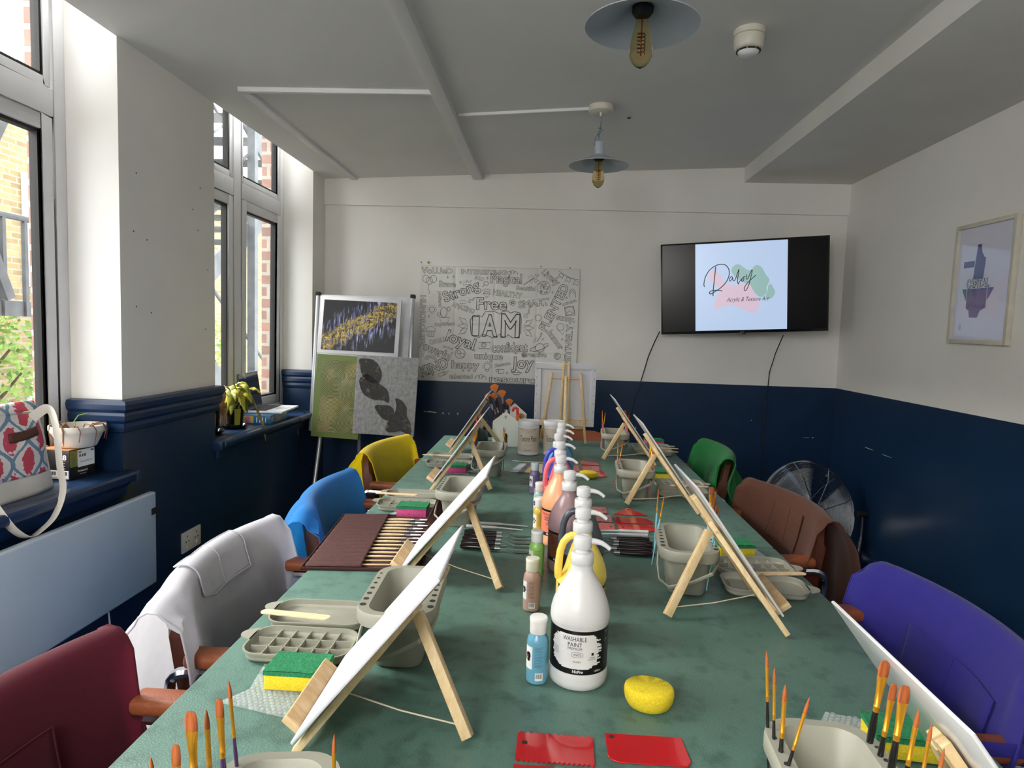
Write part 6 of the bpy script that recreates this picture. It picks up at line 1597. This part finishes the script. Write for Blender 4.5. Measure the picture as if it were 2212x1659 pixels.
# ------------------------------------------------------------------ things on the far sill
def leafblade(m, p0, d, up, L, w, droop, seed, mi=0):
    d = Vector(d).normalized(); s = d.cross(Vector(up)).normalized()
    def fn(u, v):
        x = u * L; q = Vector(p0) + d * (x * (1 - .25 * droop * u)) + Vector((0, 0, -droop * L * u * u * .9))
        ww = w * math.sin(math.pi * min(1, .06 + .94 * u) ** .8) * (1 + .22 * math.sin(u * 26 + seed)) * (v - .5) * 2
        return q + s * ww + Vector((0, 0, -abs(v - .5) * w * .7 + .006 * noise.noise(Vector((u * 5, v * 4, seed)))))
    m.grid(fn, 12, 4, mi)
def plant(label, loc, col, n, L, seed, droopy=1.0):
    t = thing('potted_plant', label, 'plant', loc); rnd = random.Random(seed)
    obj('pot', MB().lathe([(1e-6, .004), (.036, .004), (.046, .120), (.049, .122), (.049, .130), (.044, .130), (.041, .112), (1e-6, .110)], n=36), mat('gloss_black', '#0c0c0e', .15), t)
    obj('saucer', MB().lathe([(1e-6, 0), (.046, 0), (.060, .012), (.061, .018), (.058, .018), (.046, .004), (1e-6, .003)], n=36), mat('gloss_black', '#0c0c0e', .15), t)
    m = MB()
    m.grid(lambda u, v: ((.0385 + .0085 * v) * math.cos(R(-70 + 40 * u)), (.0385 + .0085 * v) * math.sin(R(-70 + 40 * u)), .02 + .085 * v), 8, 2); obj('pot_label', m, mat('pot_label', '#9aa03a', .5), t)
    st = MB(); lf = MB()
    for i in range(n):
        a = rnd.uniform(0, 6.28); r = rnd.uniform(.0, .03); h = rnd.uniform(.15, .235)
        b = Vector((r * math.cos(a), r * math.sin(a), .11)); top = Vector((r * 1.9 * math.cos(a), r * 1.9 * math.sin(a), h))
        st.ring([b, (b + top) / 2 + Vector((0, 0, .01)), top], [.0022, .002, .0014], 6)
        leafblade(lf, top, (math.cos(a), math.sin(a), rnd.uniform(-.1, .7)), (0, 0, 1), L * rnd.uniform(.6, 1.1), L * rnd.uniform(.16, .27), droopy * rnd.uniform(.5, 1.2), i)
    obj('stems', st, mat('stem_green', '#8a9a48', .6), t)
    lo = obj('leaves', lf, [mat('leaf_' + label[:4], col[0], .5, col2=col[1], vscale=14)], t, solid=.0008)
    return t, lf
t1, _ = plant('withered potted plant with brown leaves, left pot on the far sill', (-1.672, 3.095, SZ), ('#5e3a22', '#b98a5c'), 34, .085, 4, 1.6)
m = MB(); rnd = random.Random(8)
for i in range(26):
    a = rnd.uniform(0, 6.28); e = rnd.uniform(-.5, 1.3); leafblade(m, (.02, .03, .215), (math.cos(a) * math.cos(e), math.sin(a) * math.cos(e), math.sin(e)), (.1, 0, 1), rnd.uniform(.035, .06), .012, .6, i)
obj('dried_flower_head', m, mat('dried_petal', '#d9a877', .7, col2='#efd3ab', vscale=40), t1, solid=.0008)
t2, _ = plant('wilting potted plant with yellow-green leaves, right pot on the far sill', (-1.648, 3.300, SZ), ('#6f8a2c', '#cdbb3f'), 46, .105, 9, 1.15)
m = MB(); m.ring([(.03, .03, .15), (.08, .05, .12), (.115, .07, .02), (.125, .085, -.05)], .0025, 6); leafblade(m, (.115, .07, .03), (.10, .12, -.9), (1, 0, .2), .10, .016, .1, 2)
leafblade(m, (.09, .05, .10), (.3, .2, -.8), (1, 0, .2), .09, .018, .2, 5)
obj('trailing_leaf', m, mat('trail_leaf', '#6d6a34', .6, col2='#a98e4a', vscale=30), t2, solid=.0008)
def puzzle():
    t = thing('puzzle_box', 'blue picture puzzle box under the laptop on the far sill', 'box', (-1.632, 3.585, SZ), R(3))
    pb = mat('puzzle_blue', '#23638f', .35, vary=.15, vscale=20); b = obj('carton', MB().b2((-.095, -.135, 0), (.095, .135, .048)), pb, t, bevel=.0015)
    pc = mat('puzzle_picture', '#9a8a78', .4, col2='#4f4a52', vscale=60)
    obj('picture_panel', MB().b2((.0952, -.07, .006), (.0958, .02, .044)), pc, b); obj('picture_panel', MB().b2((-.09, -.1358, .006), (.005, -.1352, .044)), mat('puzzle_pic2', '#c9a94a', .4, col2='#8a3f8f', vscale=40), b)
    obj('price_label', MB().b2((.0952, .095, .026), (.0958, .120, .042)), inkw, b); m = MB()
    for i in range(3): m.b2((.0952, -.122 , .014 + i * .010), (.0957, -.085, .0165 + i * .010))
    for i in range(4): m.b2((.02 + i * .016, -.1357, .010), (.024 + i * .016, -.1352, .038))
    obj('lettering', m, inkw, b)
puzzle()
def laptop():
    t = thing('laptop', 'open white laptop standing on the blue puzzle box', 'laptop', (-1.625, 3.685, SZ + .0492), R(5))
    wp = mat('laptop_white', '#dfe3e6', .3); k = mat('keys_grey', '#4b4f54', .5)
    b = obj('base', MB().b2((-.098, -.158, 0), (.112, .158, .012)), wp, t, bevel=.004)
    kb = obj('keyboard', MB().b2((-.082, -.135, .0121), (.018, .135, .0132)), k, b)
    obj('keys', MB(), k, kb) if False else None
    m = MB()
    for r_ in range(5):
        for c in range(13): m.b2((-.079 + r_ * .0193, -.132 + c * .0204, .0132), (-.0625 + r_ * .0193, -.1145 + c * .0204, .0146))
    o = obj('keys', m, mat('keys_dark', '#2e3135', .5), kb)
    obj('trackpad', MB().b2((.035, -.045, .0121), (.098, .045, .0125)), mat('trackpad', '#c3c8cd', .25), b)
    M = Matrix.Translation((-.100, 0, .010)) @ Matrix.Rotation(R(-9), 4, 'Y')
    s = obj('screen_lid', MB().b2((-.006, -.157, .0), (.0, .157, .205)).xf(M), mat('lid_grey', '#6c7074', .35), t, bevel=.002)
    obj('display', MB().b2((.0002, -.148, .012), (.0012, .148, .196)).xf(M), mat('display_off', '#3c4044', .12, coat=.5), s)
    obj('power_lead', MB().ring([(.05, .158, .006), (.09, .20, -.005), (.115, .26, -.04), (.125, .34, -.10), (.130, .44, -.20), (.12, .50, -.26)], .003, 8), blackcab, t)
laptop()
tag(obj('thin_cable', MB().ring([(-1.50, 3.80, .785), (-1.503, 3.86, .70), (-1.545, 3.90, .60), (-1.548, 3.94, .50), (-1.545, 4.05, .44), (-1.54, 4.2, .40), (-1.54, 4.3, .375)], .0022, 6), blackcab), 'thin black cable trailing down the blue wall under the far sill', 'cable')
# ------------------------------------------------------------------ chipped paint and screw holes (marks in the plaster)
chip = mat('bare_plaster', '#d9d6cf', .9)
def chips(name, label, pts, wall):
    m = MB(); rnd = random.Random(len(label))
    for a, z, w_, h_ in pts:
        poly = [(a + w_ * (1 + rnd.uniform(-.35, .35)) * math.cos(i * .785), z + h_ * (1 + rnd.uniform(-.35, .35)) * math.sin(i * .785)) for i in range(8)]
        if wall == 'back': m.prism(poly, 0, .0006, fn=lambda x, zz, o: (x, YB - .0001 - o, zz))
        if wall == 'left': m.prism(poly, 0, .0006, fn=lambda y, zz, o: (XL + .0001 + o, y, zz))
        if wall == 'right': m.prism(poly, 0, .0006, fn=lambda y, zz, o: (XR - .0001 - o, y, zz))
    o = obj(name, m, chip); o['kind'] = 'structure'; o['label'] = label
chips('wall_back_chips', 'white scuffs where chairs rubbed the blue back wall', [(-.86, .775, .012, .003), (-.83, .776, .020, .004), (-.80, .772, .016, .003), (-.74, .770, .004, .006), (-.70, .768, .003, .007), (-.64, .768, .004, .010), (-.93, .780, .006, .002), (1.70, .70, .004, .004), (1.66, .699, .02, .0012), (1.30, .80, .003, .003), (.55, .72, .0025, .006)], 'back')
chips('wall_left_chips', 'paint chips on the blue wall below the far window', [(3.92, .70, .006, .012), (3.925, .675, .005, .010), (2.98, .752, .02, .003), (3.1, .748, .008, .003)], 'left')
chips('wall_right_chips', 'scratches on the blue right wall', [(3.9, .72, .05, .0015), (3.7, .715, .05, .0015), (2.6, .66, .003, .003)], 'right')
dk = mat('screw_hole', '#55524c', .9); m = MB()
for y, z in ((2.36, 1.86), (2.34, 1.65), (2.42, 1.63), (2.35, 1.38), (2.44, 1.36), (2.80, 1.90), (2.74, 1.80), (2.78, 1.72), (2.86, 1.56), (2.84, 1.30)):
    m.lathe([(.004, 0), (.003, .0005), (1e-6, .0005)], (0, 0, 0), 8) if False else m.prism([(y + .0035 * math.cos(i), z + .0035 * math.sin(i)) for i in range(6)], 0, .0006, fn=lambda a, b_, o: (XL + .0001 + o, a, b_))
o = obj('wall_left_holes', m, dk); o['kind'] = 'structure'; o['label'] = 'old screw holes in the white pier'
